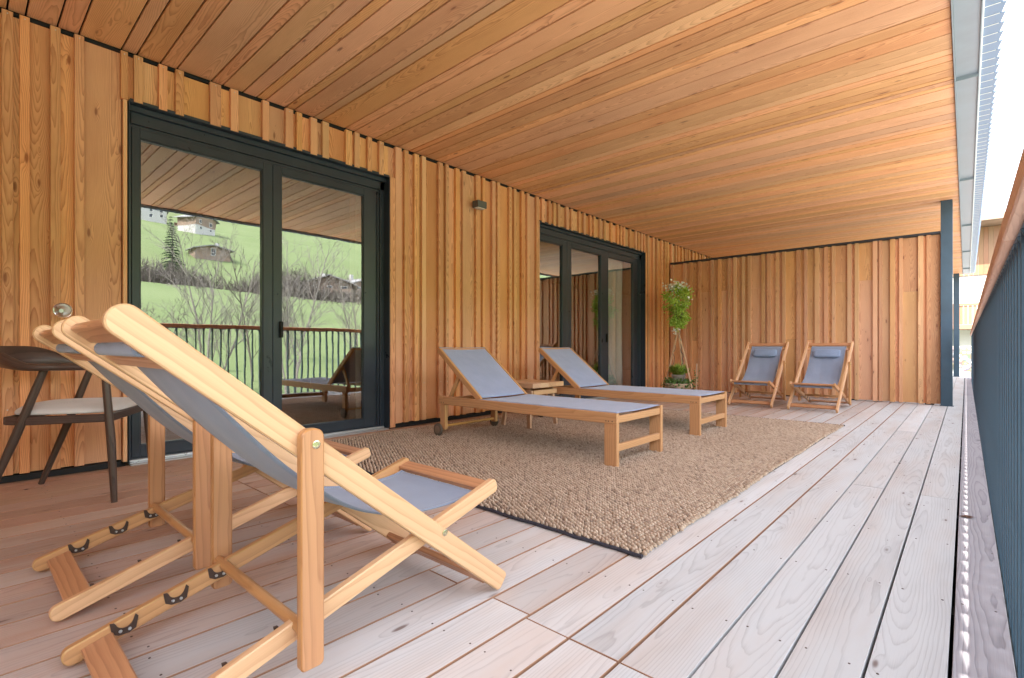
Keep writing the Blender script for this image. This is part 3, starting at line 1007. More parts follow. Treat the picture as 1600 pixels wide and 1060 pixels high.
    def sl(u, v):
        i = min(nn, int(round(u * nn)))
        yv, zv = prof[i]
        x = (v - .5) * 2
        tt = i / nn
        sag = .012 * (1 - x * x) * math.sin(PI * min(1, max(0, (tt - .2) / .62)))
        taper = 1 - .04 * math.sin(PI * tt)
        wr = .0015 * math.sin(x * 9 + tt * 5) * math.sin(PI * tt)
        return (x * hw * taper, yv - sag * .55 + wr, zv - sag + wr)
    mb = MB(); mb.grid(sl, nn, 14)
    ln = mb
    s_ = ln.build("sling", M['sling'], root, angle=180)
    for l in s_.data.uv_layers[0].data: l.uv = (l.uv[0] * 1.5, l.uv[1] * .41)
    so_ = s_.modifiers.new("thickness", 'SOLIDIFY'); so_.thickness = .0022; so_.offset = 0
    for s in (0, 1):
        mb = MB()
        def hem(u, v):
            vv = .0 + .030 * v if s == 0 else 1.0 - .030 * v
            q = Vector(sl(u, vv)); return (q.x, q.y + .0012, q.z + .0014)
        mb.grid(hem, nn, 2)
        h_ = mb.build("hem", M['sling'], s_, angle=180)
        for l in h_.data.uv_layers[0].data: l.uv = (l.uv[1] * .02, l.uv[0] * 1.5)
        q_ = h_.modifiers.new("thickness", 'SOLIDIFY'); q_.thickness = .0045; q_.offset = 0
    # head pillow, tied near the top on the sitting side
    mb = MB()
    d = Vector((0, .58, -.815)); nrm = Vector((0, .815, .58)); cpt = Vector((0, .350, .682)) + nrm * .026
    def pil(u, v):
        a = u * 2 * PI; b = (v - .5) * PI
        def sg(t, e): return math.copysign(abs(t) ** e, t)
        X = .155 * sg(math.cos(b), .35) * sg(math.cos(a), .35)
        Yl = .062 * sg(math.cos(b), .35) * sg(math.sin(a), .35)
        Z = .024 * sg(math.sin(b), .8)
        Z *= .72 + .28 * (1 - (X / .155) ** 2)
        return Vector((X, 0, 0)) + d * Yl + nrm * Z + cpt
    mb.grid(pil, 40, 14)
    P(mb, "pillow", M['pillow'])
    return root
dc = make_deck_chair()
GR = "folding deck chairs with blue grey canvas"
dc.location = (-1.375, 0, 0)
tag(dc, "nearest wooden deck chair seen from behind, largest in the foreground, its canvas sagging", "deck chair", GR)
for loc, rz, lab in (((-2.128, 0.005, 0), 0, "wooden deck chair half hidden between the nearest deck chair and the dark dining chair"),
                     ((-2.145, 8.10, 0), PI + R(2.5), "deck chair at the board partition, nearer to the potted plant"),
                     ((-1.365, 8.115, 0), PI - R(1), "deck chair at the board partition, nearer to the steel post")):
    c = copy_tree(dc); c.location = loc; c.rotation_euler.z = rz; c["label"] = lab
# the pillow of the nearest chair has slipped out of view in the photograph
for ch in list(dc.children):
    if ch.name.startswith("pillow"): bpy.data.objects.remove(ch)

# ================================================================== SUN LOUNGERS
def make_lounger():
    """origin on the floor at the foot-end near corner; body runs to -X, width to +Y"""
    root = empty("sun_lounger")
    W = M['lounge']
    L, D = 1.765, .66
    def P(mb, name, mat): return mb.build(name, mat, root)
    for s, y in ((0, .0175), (1, D - .0175)):
        mb = MB(40 + s); mb.plank((-L, y, .308), (0, y, .308), .070, .035, (0, 0, 1), c=.003); P(mb, "side_rail", W)
        for px_ in (-.078, -.060, -.032, -L + .04, -L + .07):
            mb = MB(); yy_ = y + (-.0178 if s == 0 else .0178)
            mb.lathe([(0, -.0006), (.0042, -.0006), (.0042, .0006), (0, .0006)], (px_, yy_, .290), 10, 'y'); P(mb, "plug", M['walnut'])
        mb = MB(50 + s); mb.plank((-.046, y, .001), (-.046, y, .2728), .092, .035, (1, 0, 0), c=.003); P(mb, "leg", W)
        mb = MB(60 + s); mb.plank((-L + .055, y, .055), (-L + .055, y, .2728), .062, .035, (1, 0, 0), c=.003, r0=.012); P(mb, "leg", W)
        mb = MB(); yo = -.030 if s == 0 else D + .008
        mb.lathe([(0, 0), (.040, 0), (.052, .003), (.0545, .011), (.052, .019), (.040, .022), (0, .022)], (-L + .020, yo, .0545), 28, 'y')
        w = P(mb, "wheel", M['rubber'])
        mb = MB(); mb.lathe([(.034, 0), (.034, .026), (.010, .028), (0, .030)] if s else [(0, -.004), (.010, -.003), (.034, 0), (.034, .01)], (-L + .020, yo, .0545), 20, 'y')
        h = mb.build("hub", M['wheelhub'], w)
    mb = MB(70); mb.plank((-.020, .0355, .118), (-.020, D - .0355, .118), .046, .026, (0, 0, 1), c=.003); P(mb, "stretcher", W)
    mb = MB(71); mb.plank((-.020, .0355, .300), (-.020, D - .0355, .300), .046, .026, (0, 0, 1), c=.003); P(mb, "foot_crossbar", W)
    mb = MB(72); mb.plank((-L + .02, .0355, .300), (-L + .02, D - .0355, .300), .046, .026, (0, 0, 1), c=.003); P(mb, "head_crossbar", W)
    mb = MB(73); mb.tube([(-L + .06, .03, .085), (-L + .06, D - .03, .085)], .011, 12); P(mb, "axle", W)
    pv = Vector((-1.285, 0, .352)); tp = Vector((-1.812, 0, .765))
    dr = (tp - pv).normalized()
    for s, y in ((0, .048), (1, D - .048)):
        mb = MB(80 + s); mb.plank((pv.x, y, pv.z - .022), (tp.x, y, tp.z - .022), .046, .026, (1, 0, 1), c=.003, r0=.01, r1=.01); P(mb, "back_rail", W)
        mb = MB(90 + s); mb.plank((-1.56, y + (.026 if s == 0 else -.026), .545), (-1.70, y + (.026 if s == 0 else -.026), .312), .036, .018, (1, 0, -.4), c=.002, r0=.01, r1=.01); P(mb, "prop", W)
    mb = MB(); mb.tube([(-1.70, .075, .312), (-1.70, D - .075, .312)], .009, 10); P(mb, "prop_bar", W)
    # seat mesh
    mb = MB()
    def st(u, v):
        x = -.012 - u * 1.262
        yv = .024 + v * (D - .048)
        e = min(1, min(v, 1 - v) * 20)
        return (x, yv, .3445 + .0015 * e - .007 * math.sin(PI * v) + .0012 * math.sin(u * 40))
    mb.grid(st, 40, 20, flip=True)
    o = P(mb, "seat_sling", M['mesh_sling'])
    for l in o.data.uv_layers[0].data: l.uv = (l.uv[0] * 1.25, l.uv[1] * .6)
    m_ = o.modifiers.new("t", 'SOLIDIFY'); m_.thickness = .002
    for k in (.42, .83):
        mb = MB(); mb.plank((-k, .0355, .322), (-k, D - .0355, .322), .04, .02, (1, 0, 0), c=.002); P(mb, "slat", W)
    mb = MB()
    nr = Vector((-dr.z, 0, dr.x)); nr = -nr if nr.z < 0 else nr
    def bk(u, v):
        Lb = (tp - pv).length
        p = pv + dr * (Lb * u * 1.002)
        return (p.x + nr.x * (.002 - .006 * math.sin(PI * v)), .046 + v * (D - .092), p.z + nr.z * (.002 - .006 * math.sin(PI * v)))
    mb.grid(bk, 14, 14, flip=True)
    o = P(mb, "back_sling", M['mesh_sling'])
    for l in o.data.uv_layers[0].data: l.uv = (l.uv[0] * .66, l.uv[1] * .57)
    m_ = o.modifiers.new("t", 'SOLIDIFY'); m_.thickness = .002
    mb = MB(95); mb.tube([(tp.x - dr.x * .012, .06, tp.z - .018), (tp.x - dr.x * .012, D - .06, tp.z - .018)], .011, 10); P(mb, "top_bar", W)
    return root
RUGZ = .017
sl1 = make_lounger()
sl1.location = (-1.652, 2.82, RUGZ - .004)
tag(sl1, "teak sun lounger in front, nearer the deck chairs, grey mesh and raised back", "sun lounger", "sun loungers on the jute rug")
sl2 = copy_tree(sl1); sl2.location = (-1.700, 4.29, RUGZ - .004)
sl2["label"] = "teak sun lounger behind the side table, farther one, nearer the potted plant"

# side table
tb = empty("side_table", (-3.21, 3.81, RUGZ - .003))
tag(tb, "small square wooden side table with splayed legs between the two sun loungers", "table")
mb = MB(14)
for k in range(4):
    mb.plank((-.24, -.18 + k * .12, .405), (.24, -.18 + k * .12, .405), .1192, .045, (0, 1, 0), c=.003)
mb.build("table_top", M['tablewood'], tb)
mb = MB(15)
for s in (-1, 1):
    mb.plank((-.19, s * .185, .335), (.19, s * .185, .335), .045, .02, (0, 0, 1), c=.002)
    mb.plank((s * .185, -.17, .335), (s * .185, .17, .335), .045, .02, (0, 0, 1), c=.002)
mb.build("apron", M['tablewood'], tb)
for a in (-1, 1):
    for b in (-1, 1):
        mb = MB(16 + a + b * 3)
        mb.plank((a * .168, b * .205, .004), (a * .135, b * .168, .3822), .042, .026, (1, 0, 0), c=.002)
        mb.build("leg", M['tablewood'], tb)

# ================================================================== DINING CHAIR
fx = Vector((.47, .88, 0)).normalized()
rz = math.atan2(fx.y, fx.x) - PI / 2
ch = empty("dining_chair", (-3.555, .435, 0), rz)
tag(ch, "dark stained wooden armchair with curved back and pale grey seat pad by the wall", "chair")
for s in (1, -1):
    mb = MB(30 + s); mb.tube([(s * .285, .262, .0), (s * .272, .245, .30), (s * .262, .215, .668)], [.0135, .0195, .0165], 14); mb.build("leg", M['walnut'], ch)
    mb = MB(33 + s); mb.tube([(s * .262, -.268, .0), (s * .258, -.14, .35), (s * .258, -.030, .672)], [.0135, .0195, .0165], 14); mb.build("leg", M['walnut'], ch)
mb = MB(36)
def arc(i, n=48):
    a = PI * (-.08 + 1.16 * i / n)          # from front right round the back to front left
    x = .285 * math.cos(a); yv = -.02 - .285 * math.sin(a)
    if a < 0 or a > PI: yv = -.02 + .285 * abs(math.sin(a)) * 1.0; x = .285 * math.copysign(1, math.cos(a))
    return a, x, yv
sec = []
N_ = 48
pts = [(s, .285, .235 - .255 * k / 8) for k, s in zip(range(8), [0] * 8)]
path = [(.268, .235 - .032 * k) for k in range(8)] + [(.285 * math.cos(PI * i / 30), -.02 - .30 * math.sin(PI * i / 30)) for i in range(31)] + [(-.268, .235 - .032 * k) for k in range(7, -1, -1)]
b0 = len(mb.v); npth = len(path); SD = 12; acc = 0
for i, (x, yv) in enumerate(path):
    p0 = path[max(0, i - 1)]; p1 = path[min(npth - 1, i + 1)]
    d = Vector((p1[0] - p0[0], p1[1] - p0[1], 0)).normalized(); nn_ = Vector((d.y, -d.x, 0))
    back = max(0, min(1, (-yv - .06) / .22)) ; back = back * back * (3 - 2 * back)
    hh = .017 + .036 * back; ww = .024 - .011 * back
    if i in (0, npth - 1): hh *= .5; ww *= .5
    zc = .682 + .052 * back
    out = nn_ if nn_.dot(Vector((x, yv, 0))) > 0 else -nn_
    if i: acc += (Vector((x, yv)) - Vector(path[i - 1])).length
    for k in range(SD):
        a = 2 * PI * k / SD
        hz = math.sin(a) * hh; wx_ = math.cos(a) * ww + hz * .35 * back
        q = Vector((x, yv, zc)) + out * wx_ + Vector((0, 0, hz))
        mb.v.append(tuple(q))
for i in range(npth - 1):
    for k in range(SD):
        k2 = (k + 1) % SD
        mb.face((b0 + i * SD + k, b0 + i * SD + k2, b0 + (i + 1) * SD + k2, b0 + (i + 1) * SD + k),
                ((i * .03, k * .01), (i * .03, k * .01 + .01), (i * .03 + .03, k * .01 + .01), (i * .03 + .03, k * .01)))
mb.face(tuple(b0 + k for k in range(SD)), tuple((0, 0) for k in range(SD)))
mb.face(tuple(b0 + (npth - 1) * SD + k for k in reversed(range(SD))), tuple((0, 0) for k in range(SD)))
mb.build("backrest", M['walnut'], ch, angle=60)
mb = MB(37)
mb.plank((-.262, .235, .425), (.262, .235, .425), .042, .024, (0, 0, 1), c=.004)
mb.plank((-.240, -.185, .425), (.240, -.185, .425), .038, .024, (0, 0, 1), c=.004)
for s in (1, -1):
    mb.plank((s * .258, -.10, .422), (s * .266, .226, .425), .040, .024, (0, 0, 1), c=.004)
    mb.plank((s * .258, -.10, .422), (s * .236, -.185, .425), .040, .024, (0, 0, 1), c=.004)
mb.build("seat_frame", M['walnut'], ch)
mb = MB()
def cus(u, v):
    a = u * 2 * PI; b = (v - .5) * PI
    sg = lambda t, e: math.copysign(abs(t) ** e, t)
    X = sg(math.cos(a), .5) * sg(math.cos(b), .28); Yl = sg(math.sin(a), .5) * sg(math.cos(b), .28)
    Z = sg(math.sin(b), .9)
    top = (.045 if Z > 0 else .010) * abs(Z) * (1 if Z > 0 else -1)
    return (X * (.262 - .02 * (Yl < 0) * abs(Yl)), .024 + Yl * .225, .452 + top * (1 - .25 * (X * X)))
mb.grid(cus, 48, 18)
cu = mb.build("seat_cushion", M['cushion'], ch, angle=60)
for l in cu.data.uv_layers[0].data: l.uv = (l.uv[0] * 1.2, l.uv[1] * .6)

# ================================================================== WALL LAMP, GLASS DISC
lp = empty("wall_lamp", (WX, 3.90, 2.36))
tag(lp, "small grey box wall lamp high on the cladding between the doors", "lamp")
mb = MB(); mb.box((.012, -.068, -.035), (.100, .068, .040), 'y', c=.004); mb.build("housing", M['lamp'], lp)
mb = MB(); mb.box((.0, -.05, -.03), (.0118, .05, .035), 'y', c=.001); mb.build("mount_plate", M['lamp'], lp)
mb = MB(); mb.box((.022, -.055, -.041), (.090, .055, -.0352), 'y', c=.001); mb.build("lens", M['lens'], lp)

gd = empty("glass_ornament", (WX, .424, 1.0))
tag(gd, "round clear glass globe on the cladding above the dark armchair", "ornament")
mb = MB(); mb.lathe([(0, .030)] + [(.045 * math.sin(PI * i / 14), .030 + .040 * (1 - math.cos(PI * i / 14))) for i in range(1, 14)] + [(0, .110)], (0, 0, 0), 32, 'x')
mb.build("globe", M['clear'], gd, angle=180)
mb = MB(); mb.lathe([(.012, 0), (.012, .012), (.006, .016), (.006, .034), (0, .034)], (0, 0, 0), 16, 'x'); mb.build("bracket", M['silver'], gd)

# ================================================================== PLANTS
def leaves(mb, pts, size, rg, m=0, aspect=.45, droop=0):
    for p in pts:
        p = Vector(p)
        d = Vector((rg.uniform(-1, 1), rg.uniform(-1, 1), rg.uniform(-.9, .9) - droop)).normalized()
        s = d.cross(Vector((rg.uniform(-1, 1), rg.uniform(-1, 1), rg.uniform(-1, 1)))).normalized()
        L = size * rg.uniform(.7, 1.3); W = L * aspect
        n = d.cross(s) * L * .12
        b = len(mb.v)
        for q in (p, p + d * L * .45 + s * W * .5, p + d * L, p + d * L * .45 - s * W * .5, p + d * L * .5 + n):
            mb.v.append(tuple(q))
        for f in ((0, 1, 4), (1, 2, 4), (2, 3, 4), (3, 0, 4)):
            mb.face(tuple(b + k for k in f), ((0, 0), (1, 0), (1, 1)), m)
PX, PYY = -3.46, 7.86
rg = random.Random(9)
pot = empty("planter", (PX, PYY, 0))
tag(pot, "wide sandstone coloured planter bowl with trailing ivy in the corner", "planter")
mb = MB(); mb.lathe([(0, 0), (.15, 0), (.17, .01), (.215, .17), (.225, .175), (.225, .20), (.205, .20), (.20, .17), (0, .17)], (0, 0, 0), 36); mb.build("bowl", M['terracotta'], pot)
mb = MB(); mb.lathe([(0, .172), (.199, .172)][::-1], (0, 0, 0), 24); mb.build("soil", M['dirt'], pot)
mb = MB(); mb.tube([(.228 * math.cos(a), .228 * math.sin(a), .115 + .012 * math.sin(3 * a)) for a in [2 * PI * k / 32 for k in range(33)]], .010, 8); mb.build("hoop", M['walnut'], pot)
mb = MB()
pts = []
for k in range(420):
    a = rg.uniform(0, 2 * PI); r_ = rg.uniform(.10, .27)
    z = .19 + rg.uniform(0, .075) if r_ < .22 else .20 - (r_ - .22) * 1.4 + rg.uniform(-.03, .05)
    pts.append((r_ * math.cos(a), r_ * math.sin(a), z))
leaves(mb, pts, .042, rg, aspect=.8)
mb.build("ivy", M['ivy'], pot)

fp = empty("potted_fern", (PX, PYY, .172))
tag(fp, "small bushy green plant in a grey clay pot standing in the planter", "plant")
mb = MB(); mb.lathe([(0, 0), (.075, 0), (.10, .13), (.112, .135), (.112, .165), (.098, .165), (.095, .14), (0, .14)], (0, 0, 0), 28); mb.build("pot", M['greypot'], fp)
mb = MB()
for k in range(260):
    a = rg.uniform(0, 2 * PI); t = rg.uniform(.2, 1.0)
    base = Vector((rg.uniform(-.05, .05), rg.uniform(-.05, .05), .14))
    tip = base + Vector((math.cos(a) * .15 * t, math.sin(a) * .15 * t, .24 * rg.uniform(.5, 1.05) * (1.15 - .5 * t)))
    midp = (base + tip) / 2 + Vector((0, 0, .03))
    sd = Vector((-math.sin(a), math.cos(a), 0)) * .0045
    b = len(mb.v)
    for q in (base - sd * .6, base + sd * .6, midp + sd, tip, midp - sd): mb.v.append(tuple(q))
    mb.face((b, b + 1, b + 2, b + 3, b + 4), ((0, 0), (1, 0), (1, 1), (.5, 1), (0, 1)))
mb.build("foliage", M['leaf'], fp)

tp_ = empty("climbing_plant", (PX - .02, PYY + .02, .17))
tag(tp_, "tall climbing plant with a leafy green head and white flowers above tied stakes", "plant")
for k, (a, r_) in enumerate(((2.85, .27), (-.35, .29), (1.5, .2))):
    mb = MB(60 + k)
    mb.tube([(r_ * math.cos(a), r_ * math.sin(a), -.04 + .0), (r_ * .5 * math.cos(a) + .004, r_ * .5 * math.sin(a), .44), (-.012 * math.cos(a), -.012 * math.sin(a), .93)], [.0135, .0125, .011], 8)
    mb.build("stake", M['stake'], tp_)
mb = MB()
for q in range(3):
    pts = []
    for i in range(40):
        t = i / 39; z = -.0 + .98 * t
        rr = (.17 - .15 * t) + .012 * math.sin(i * 1.3 + q)
        a = (2.7, -.45, 1.2)[q] + .18 * math.sin(i * .7 + q * 2)
        pts.append((rr * math.cos(a), rr * math.sin(a), z))
    mb.tube(pts, [.006 - .003 * i / 39 for i in range(40)], 6)
for q in range(14):
    a = rg.uniform(0, 2 * PI)
    p0 = Vector((0, 0, .88)); p1 = Vector((.10 * math.cos(a), .10 * math.sin(a), rg.uniform(1.05, 1.4)))
    mb.tube([p0, (p0 + p1) / 2 + Vector((0, 0, .06)), p1], [.004, .003, .0015], 5)
mb.build("stem", M['bark'], tp_)
mb = MB()
pts = []
clumps = [(rg.gauss(0, .09), rg.gauss(0, .09), 1.27 + rg.uniform(-.31, .30)) for _ in range(48)]
for cx, cyy_, cz in clumps:
    w_ = 1.0 - .55 * max(0, (1.22 - cz) / .3)
    for _ in range(48):
        pts.append((cx * w_ + rg.gauss(0, .036), cyy_ * w_ + rg.gauss(0, .036), cz + rg.gauss(0, .035)))
leaves(mb, pts, .046, rg, aspect=.5)
mb.build("foliage", M['leaf'], tp_)
mb = MB()
pts = [(rg.gauss(-.03, .075), rg.gauss(-.03, .06), 1.60 + rg.gauss(0, .035)) for _ in range(220)] + [(rg.gauss(.04, .10), rg.gauss(0, .09), 1.38 + rg.gauss(0, .10)) for _ in range(45)] + [(rg.gauss(-.03, .02), rg.gauss(-.03, .02), .90 + rg.gauss(0, .03)) for _ in range(22)]
leaves(mb, pts, .042, rg, aspect=.8)
mb.build("blossoms", M['white'], tp_)
mb = MB(64); mb.tube([(PX + .27, PYY + .05, .0), (PX + .275, PYY + .05, .52)], .011, 8); 
tag(mb.build("wooden_stake", M['stake']), "short round wooden stake standing beside the planter", "stake")
mb = MB()
pts = [(PX + .27 + rg.gauss(0, .02), PYY + .05 + rg.gauss(0, .02), rg.uniform(.14, .42)) for _ in range(70)]
leaves(mb, pts, .03, rg, aspect=.6)
iv = mb.build("climbing_ivy", M['ivy'])
tag(iv, "sprig of ivy climbing up the short stake beside the planter", "plant")

# fallen leaves on the boards
def dry(loc, s, rz, label):
    mb = MB()
    def lf(u, v):
        x = (u - .5) * 2; w = (1 - x * x) * .42
        yv = (v - .5) * 2 * w
        return (x * s, yv * s, .003 + s * (.35 * yv * yv + .10 * x * x + .08 * math.sin(3 * x + 4 * yv)))
    mb.grid(lf, 12, 6)
    o = mb.build("dry_leaf", M['dryleaf'], angle=180)
    m_ = o.modifiers.new("t", 'SOLIDIFY'); m_.thickness = .0008; m_.offset = 1
    o.location = (loc[0], loc[1], .001); o.rotation_euler = (0, 0, rz)
    tag(o, label, "leaf", "dry leaves blown onto the deck")
dry((-3.847, 1.60), .045, .5, "curled dark dry leaf near the threshold of the near sliding door")
dry((-3.80, .255), .018, 1.2, "tiny brown leaf on the boards below the cladding at far left")
dry((-.33, 4.22), .016, 2.0, "small brown leaf on the pale deck boards between rug and railing")
dry((.005, 3.1), .030, .1, "thin dark leaf on the outermost deck board beside the railing")

# ================================================================== SURROUNDINGS
def gable_house(name, label, loc, rz, w, d, h, rise, wallm, upperm, nwin=3, over=1.0, group=None, cat="house"):
    root = empty(name, loc, rz); tag(root, label, cat, group)
    mb = MB(); mb.box((-w / 2, -d / 2, -2.5), (w / 2, d / 2, h * .45), 'x'); mb.build("wall", wallm, root)
    mb = MB()
    o = [(-w / 2 - .05, 0), (w / 2 + .05, 0), (w / 2 + .05, h * .55), (0, h * .55 + rise), (-w / 2 - .05, h * .55)]
    mb.prism(o, d + .1, 0, Matrix(((1, 0, 0, 0), (0, 0, -1, 0), (0, 1, 0, h * .45), (0, 0, 0, 1)))); mb.build("upper_storey", upperm, root)
    mb = MB()
    sl_ = rise / (w / 2)
    for s in (1, -1):
        ex = w / 2 + over
        mb.plank((0, 0, h + rise + .12), (s * ex, 0, h + rise + .12 - sl_ * ex), d + 2 * over, .22, (0, 1, 0))
    rf = mb.build("roof", M['roofing'], root)
    mb = MB(); mb.box((w * .12, d * .1, h + rise * .5), (w * .12 + .8, d * .1 + .8, h + rise + 1.1), 'z'); mb.build("chimney", M['plaster'], rf)
    for fl in (0, 1):
        for k in range(nwin):
            x = -w / 2 + w * (k + .5) / nwin
            for side in (-1, 1):
                yv = side * (d / 2 + (.06 if fl else .01))
                mb = MB(); mb.box((x - .6, yv - .04, h * (.12 + .46 * fl)), (x + .6, yv + .04, h * (.12 + .46 * fl) + 1.25), 'z'); wn_ = mb.build("window", M['white'], root)
                mb = MB(); mb.box((x - .5, yv - .055, h * (.12 + .46 * fl) + .1), (x + .5, yv + .055, h * (.12 + .46 * fl) + 1.15), 'z'); mb.build("pane", M['frame'], wn_)
    mb = MB()
    for side in (-1,):
        y0_ = side * d / 2
        mb.box((-w / 2, y0_ - 1.3, h * .45), (w / 2, y0_ - .06, h * .45 + .15), 'x')
        mb.box((-w / 2, y0_ - 1.3, h * .45 + .151), (w / 2, y0_ - 1.22, h * .45 + 1.1), 'x')
    mb.build("balcony", M['house_wood'], root)
    return root
G_ = "farmhouses on the meadow hillside"
def onhill(x, y, dz=0): return (x, y, hill(x, y) + dz)
gable_house("chalet", "pale farmhouse highest and farthest left in the near door's reflection", onhill(240, 53.4), R(100), 11, 8, 4.6, 2.0, M['plaster'], M['plaster'], 3, group=G_)
gable_house("chalet", "dark roofed chalet with white gable on the upper meadow, reflected in the near door", onhill(215, 63), R(60), 9.5, 8, 5.0, 2.1, M['plaster'], M['house_wood'], 2, group=G_)
gable_house("barn", "long low brown barn on the slope below the upper chalets", onhill(150, 48), R(90), 8.5, 5, 2.2, .9, M['house_wood'], M['house_wood'], 1, group=G_, cat="barn")
gable_house("chalet", "large brown chalet with broad grey roof at the top of the near meadow", onhill(101, 58, -.2), R(-60), 9.5, 8, 4.2, 1.8, M['plaster'], M['house_wood'], 3, 1.3, group=G_)
gable_house("chalet", "grey roofed chalet beside the hedge, right of the large brown chalet in reflection", onhill(108, 70, .3), R(-100), 12, 8, 4.6, 1.9, M['house_wood'], M['house_wood'], 3, group=G_)

def bare_tree(name, label, loc, height, seed, stems=1, mat=None, group=None, depth=3, spread=.5):
    rg = random.Random(seed)
    root = empty(name, loc); tag(root, label, "tree", group)
    tk, cr = MB(seed), MB(seed + 1)
    def branch(mbx, p, d, L, r, lev):
        n = 5 if lev == 0 else 3
        pts = [p]; q = p; dd = d
        for i in range(n):
            dd = (dd + Vector((rg.gauss(0, .10), rg.gauss(0, .10), rg.gauss(.05, .05)))).normalized()
            q = q + dd * L / n; pts.append(q)
        rad = [r * (1 - .8 * i / n) + .0025 for i in range(n + 1)]
        mbx.tube(pts, rad, 6 if lev == 0 else 4 if lev == 1 else 3, caps=False)
        if lev < depth:
            kids = (20 if lev == 0 else 7 if lev == 1 else 5)
            for k in range(kids):
                t = (.18 if lev == 0 else .15) + (.98 - .18) * (k + rg.random()) / kids
                i = min(n - 1, int(t * n)); f = t * n - i
                bp = pts[i].lerp(pts[i + 1], f)
                bd = (pts[i + 1] - pts[i]).normalized()
                ax = bd.cross(Vector((rg.uniform(-1, 1), rg.uniform(-1, 1), rg.uniform(-1, 1)))).normalized()
                nd = (bd * .75 + ax * spread * rg.uniform(.7, 1.3)).normalized()
                branch(cr, bp, nd, L * rg.uniform(.26, .42) * (1.15 - .5 * t), max(.005, rad[i] * .42), lev + 1)
    for s in range(stems):
        a = 2 * PI * s / max(1, stems) + rg.uniform(-.4, .4)
        sp = .0 if stems == 1 else .16
        branch(tk, Vector((math.cos(a) * sp, math.sin(a) * sp, -.3)), Vector((math.cos(a) * sp, math.sin(a) * sp, 1)).normalized(), height * rg.uniform(.8, 1), height * .0065 + .010, 0)
    tk.build("trunk", mat or M['bark'], root, angle=60)
    cr.build("crown", mat or M['bark'], root, angle=60)
    return root
GT = "bare trees below the balcony"
bare_tree("bare_tree", "leafless many stemmed pale tree left in the near door's reflection", onhill(22, 9.3), 9.4, 5, 3, M['birch'], GT)
bare_tree("bare_tree", "tall leafless tree reflected just right of the near door's centre post", onhill(20, 12.7), 10.2, 8, 3, M['birch'], GT)
bare_tree("bare_tree", "slim dark leafless tree reflected at the near door's centre post", onhill(24, 12.2), 8.8, 13, 1, M['bark'], GT, spread=.4)
bare_tree("bare_tree", "leafless tree at the right edge of the near door's reflection", onhill(26, 20.5), 7.8, 21, 2, M['birch'], GT)
bare_tree("bare_tree", "low twiggy tree at the left edge of the near door's reflection", onhill(17, 5.0), 5.5, 34, 4, M['bark'], GT, spread=.7)
bare_tree("bare_tree", "short thin leafless tree between the two tall ones in reflection", onhill(30, 17.0), 6.2, 55, 2, M['bark'], GT)

def spruce(label, loc, H, seed):
    rg = random.Random(seed)
    root = empty("spruce", loc); tag(root, label, "tree", "evergreen trees on the meadow hillside")
    mb = MB(); mb.tube([(0, 0, -.5), (0, 0, H * .95)], [H * .018, .03], 8); mb.build("trunk", M['bark'], root)
    mb = MB()
    z = H * .06
    while z < H:
        t = z / H; rad = H * .20 * (1 - t) ** .85 + .12
        nb = int(9 + 8 * (1 - t))
        for k in range(nb):
            a = rg.uniform(0, 2 * PI); L = rad * rg.uniform(.7, 1.15)
            for j in range(7):
                f = (j + .4) / 7
                p = Vector((math.cos(a) * L * f, math.sin(a) * L * f, z - L * .28 * f * f + rg.uniform(-.06, .06)))
                w = (1.15 - f) * L * .26 + .06
                for s in (-1, 1):
                    sd = Vector((-math.sin(a), math.cos(a), 0)) * s * w
                    fw = Vector((math.cos(a), math.sin(a), 0)) * w * .6
                    b = len(mb.v)
                    for q in (p, p + sd * .6 + fw * .2 + Vector((0, 0, -.10 * L - .05)), p + fw + sd * .35): mb.v.append(tuple(q))
                    mb.face((b, b + 1, b + 2), ((0, 0), (1, 0), (1, 1)))
        z += H * .028 + .05
    mb.build("crown", M['needle'], root, smooth=False)
spruce("tall dark spruce left of the barn on the hillside, the largest spruce", onhill(104, 27.5), 15, 1)
spruce("smaller spruce beside the tallest one", onhill(112, 22), 10, 2)
spruce("spruce behind the large brown chalet", onhill(118, 66), 9, 3)
spruce("spruce right of the grey roofed chalet", onhill(112, 86), 10, 4)

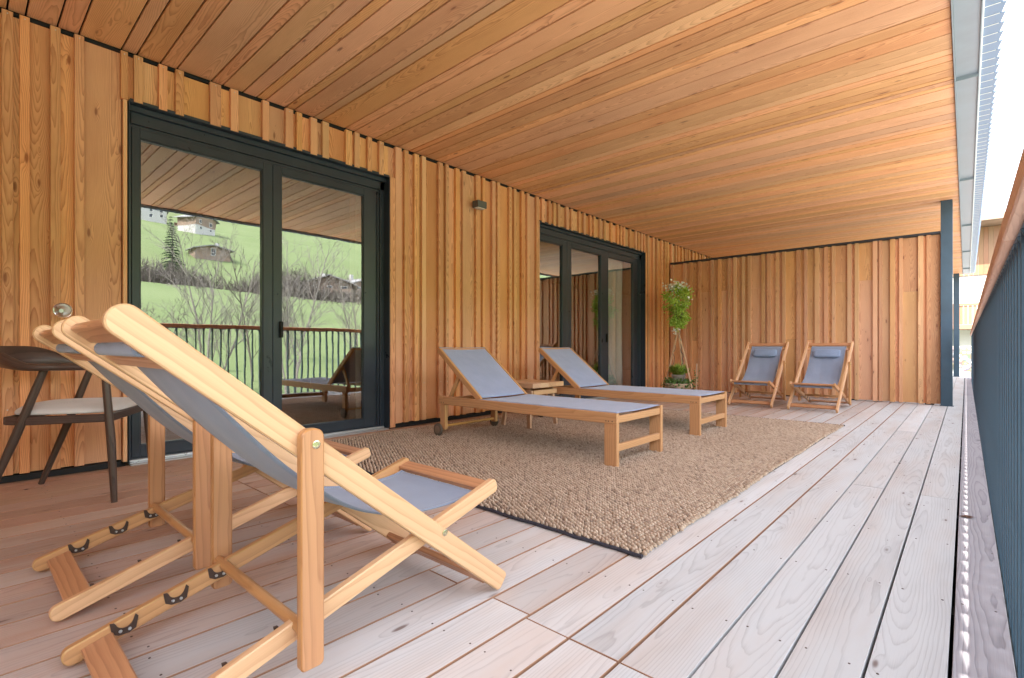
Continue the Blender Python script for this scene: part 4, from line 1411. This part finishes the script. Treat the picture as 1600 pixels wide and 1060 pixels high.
spruce("low evergreen tree at the left edge of the near door's reflection, close below the balcony", onhill(27, 6.2), 6.5, 5)
mb = MB(); rg = random.Random(6)
for k in range(15000):
    x = rg.gauss(97, 6); y = rg.uniform(-20, 105)
    dens = .5 + .5 * math.sin(y * .12 + 1) + .3 * math.sin(y * .31)
    if rg.random() > .35 + dens: continue
    H = rg.uniform(2.0, 7.0) * (.5 + .7 * max(0, dens))
    if 48 < y < 80 and x < 104: H *= .45
    z = hill(x, y) - .2
    dx, dy = rg.gauss(0, .22), rg.gauss(0, .22)
    w = rg.uniform(.05, .16)
    b = len(mb.v)
    p = Vector((x, y, z)); q = p + Vector((dx * H, dy * H, H))
    a = rg.uniform(0, PI); s = Vector((math.cos(a) * w, math.sin(a) * w, 0))
    for v_ in (p - s, p + s, q): mb.v.append(tuple(v_))
    mb.face((b, b + 1, b + 2), ((0, 0), (1, 0), (1, 1)))
    for j in range(3):
        r0 = p.lerp(q, rg.uniform(.3, .8)); r1 = r0 + Vector((rg.gauss(0, .8), rg.gauss(0, .8), rg.uniform(.3, 1.3)))
        b = len(mb.v)
        for v_ in (r0 - s * .7, r0 + s * .7, r1): mb.v.append(tuple(v_))
        mb.face((b, b + 1, b + 2), ((0, 0), (1, 0), (1, 1)))
th = mb.build("thicket", M['thicket'], smooth=False)
tag(th, "grey brown band of leafless bushes along the top of the near meadow", "bushes", kind="stuff")

# neighbouring house down the balcony line
nb = empty("neighbour_house", (4, 34, -3.3))
tag(nb, "neighbouring house with timber gable, white walls and wooden balcony past the railing's end", "house")
def nbp(mb, name, mat, par=None):
    o = mb.build(name, mat)
    if par: o.parent = par; return o
    return local(o, nb, (4, 34, -3.3))
mb = MB(); mb.box((-6, 34, -3.3), (13, 44, 4.35), 'x'); nbp(mb, "wall", M['plaster'])
mb = MB(8)
x = -6.02
while x < 13:
    mb.box((x, 33.93, 4.36), (x + .175, 34.2, 6.7), 'z'); x += .18
nbp(mb, "timber_gable", M['pale_timber'])
mb = MB(); mb.box((-7.5, 32.2, 6.72), (14.5, 45, 7.0), 'x'); nbp(mb, "roof", M['house_wood'])
mb = MB(9)
mb.box((-6, 32.2, 1.65), (13, 33.99, 1.85), 'x')
k = -6
while k < 13:
    mb.box((k, 32.2, 1.86), (k + .13, 32.24, 2.75), 'z'); k += .16
mb.box((-6, 32.14, 2.76), (13, 32.3, 2.86), 'x')
nbp(mb, "balcony", M['pale_timber'])
for x in (3.9, 6.2, 9.2):
    for z in (2.3, -1.6):
        mb = MB(); mb.box((x - .55, 33.95, z), (x + .55, 34.02, z + 1.6), 'z'); w_ = nbp(mb, "window", M['pale_timber'])
        mb = MB(); mb.box((x - .45, 33.93, z + .1), (x + .45, 34.0, z + 1.5), 'z'); nbp(mb, "pane", M['frame'], w_)
mb = MB(); mb.box((-4, 22.6, -3.3), (6, 23.4, .82), 'x', c=.05)
tag(mb.build("gabion_wall", M['stone']), "rough stone gabion wall beyond the end of the balcony", "wall")
mb = MB(); mb.box((-4, 18.02, -3.3), (.09, 22.58, -.03), 'x')
tag(mb.build("gravel_path", M['plaster']), kind="structure")
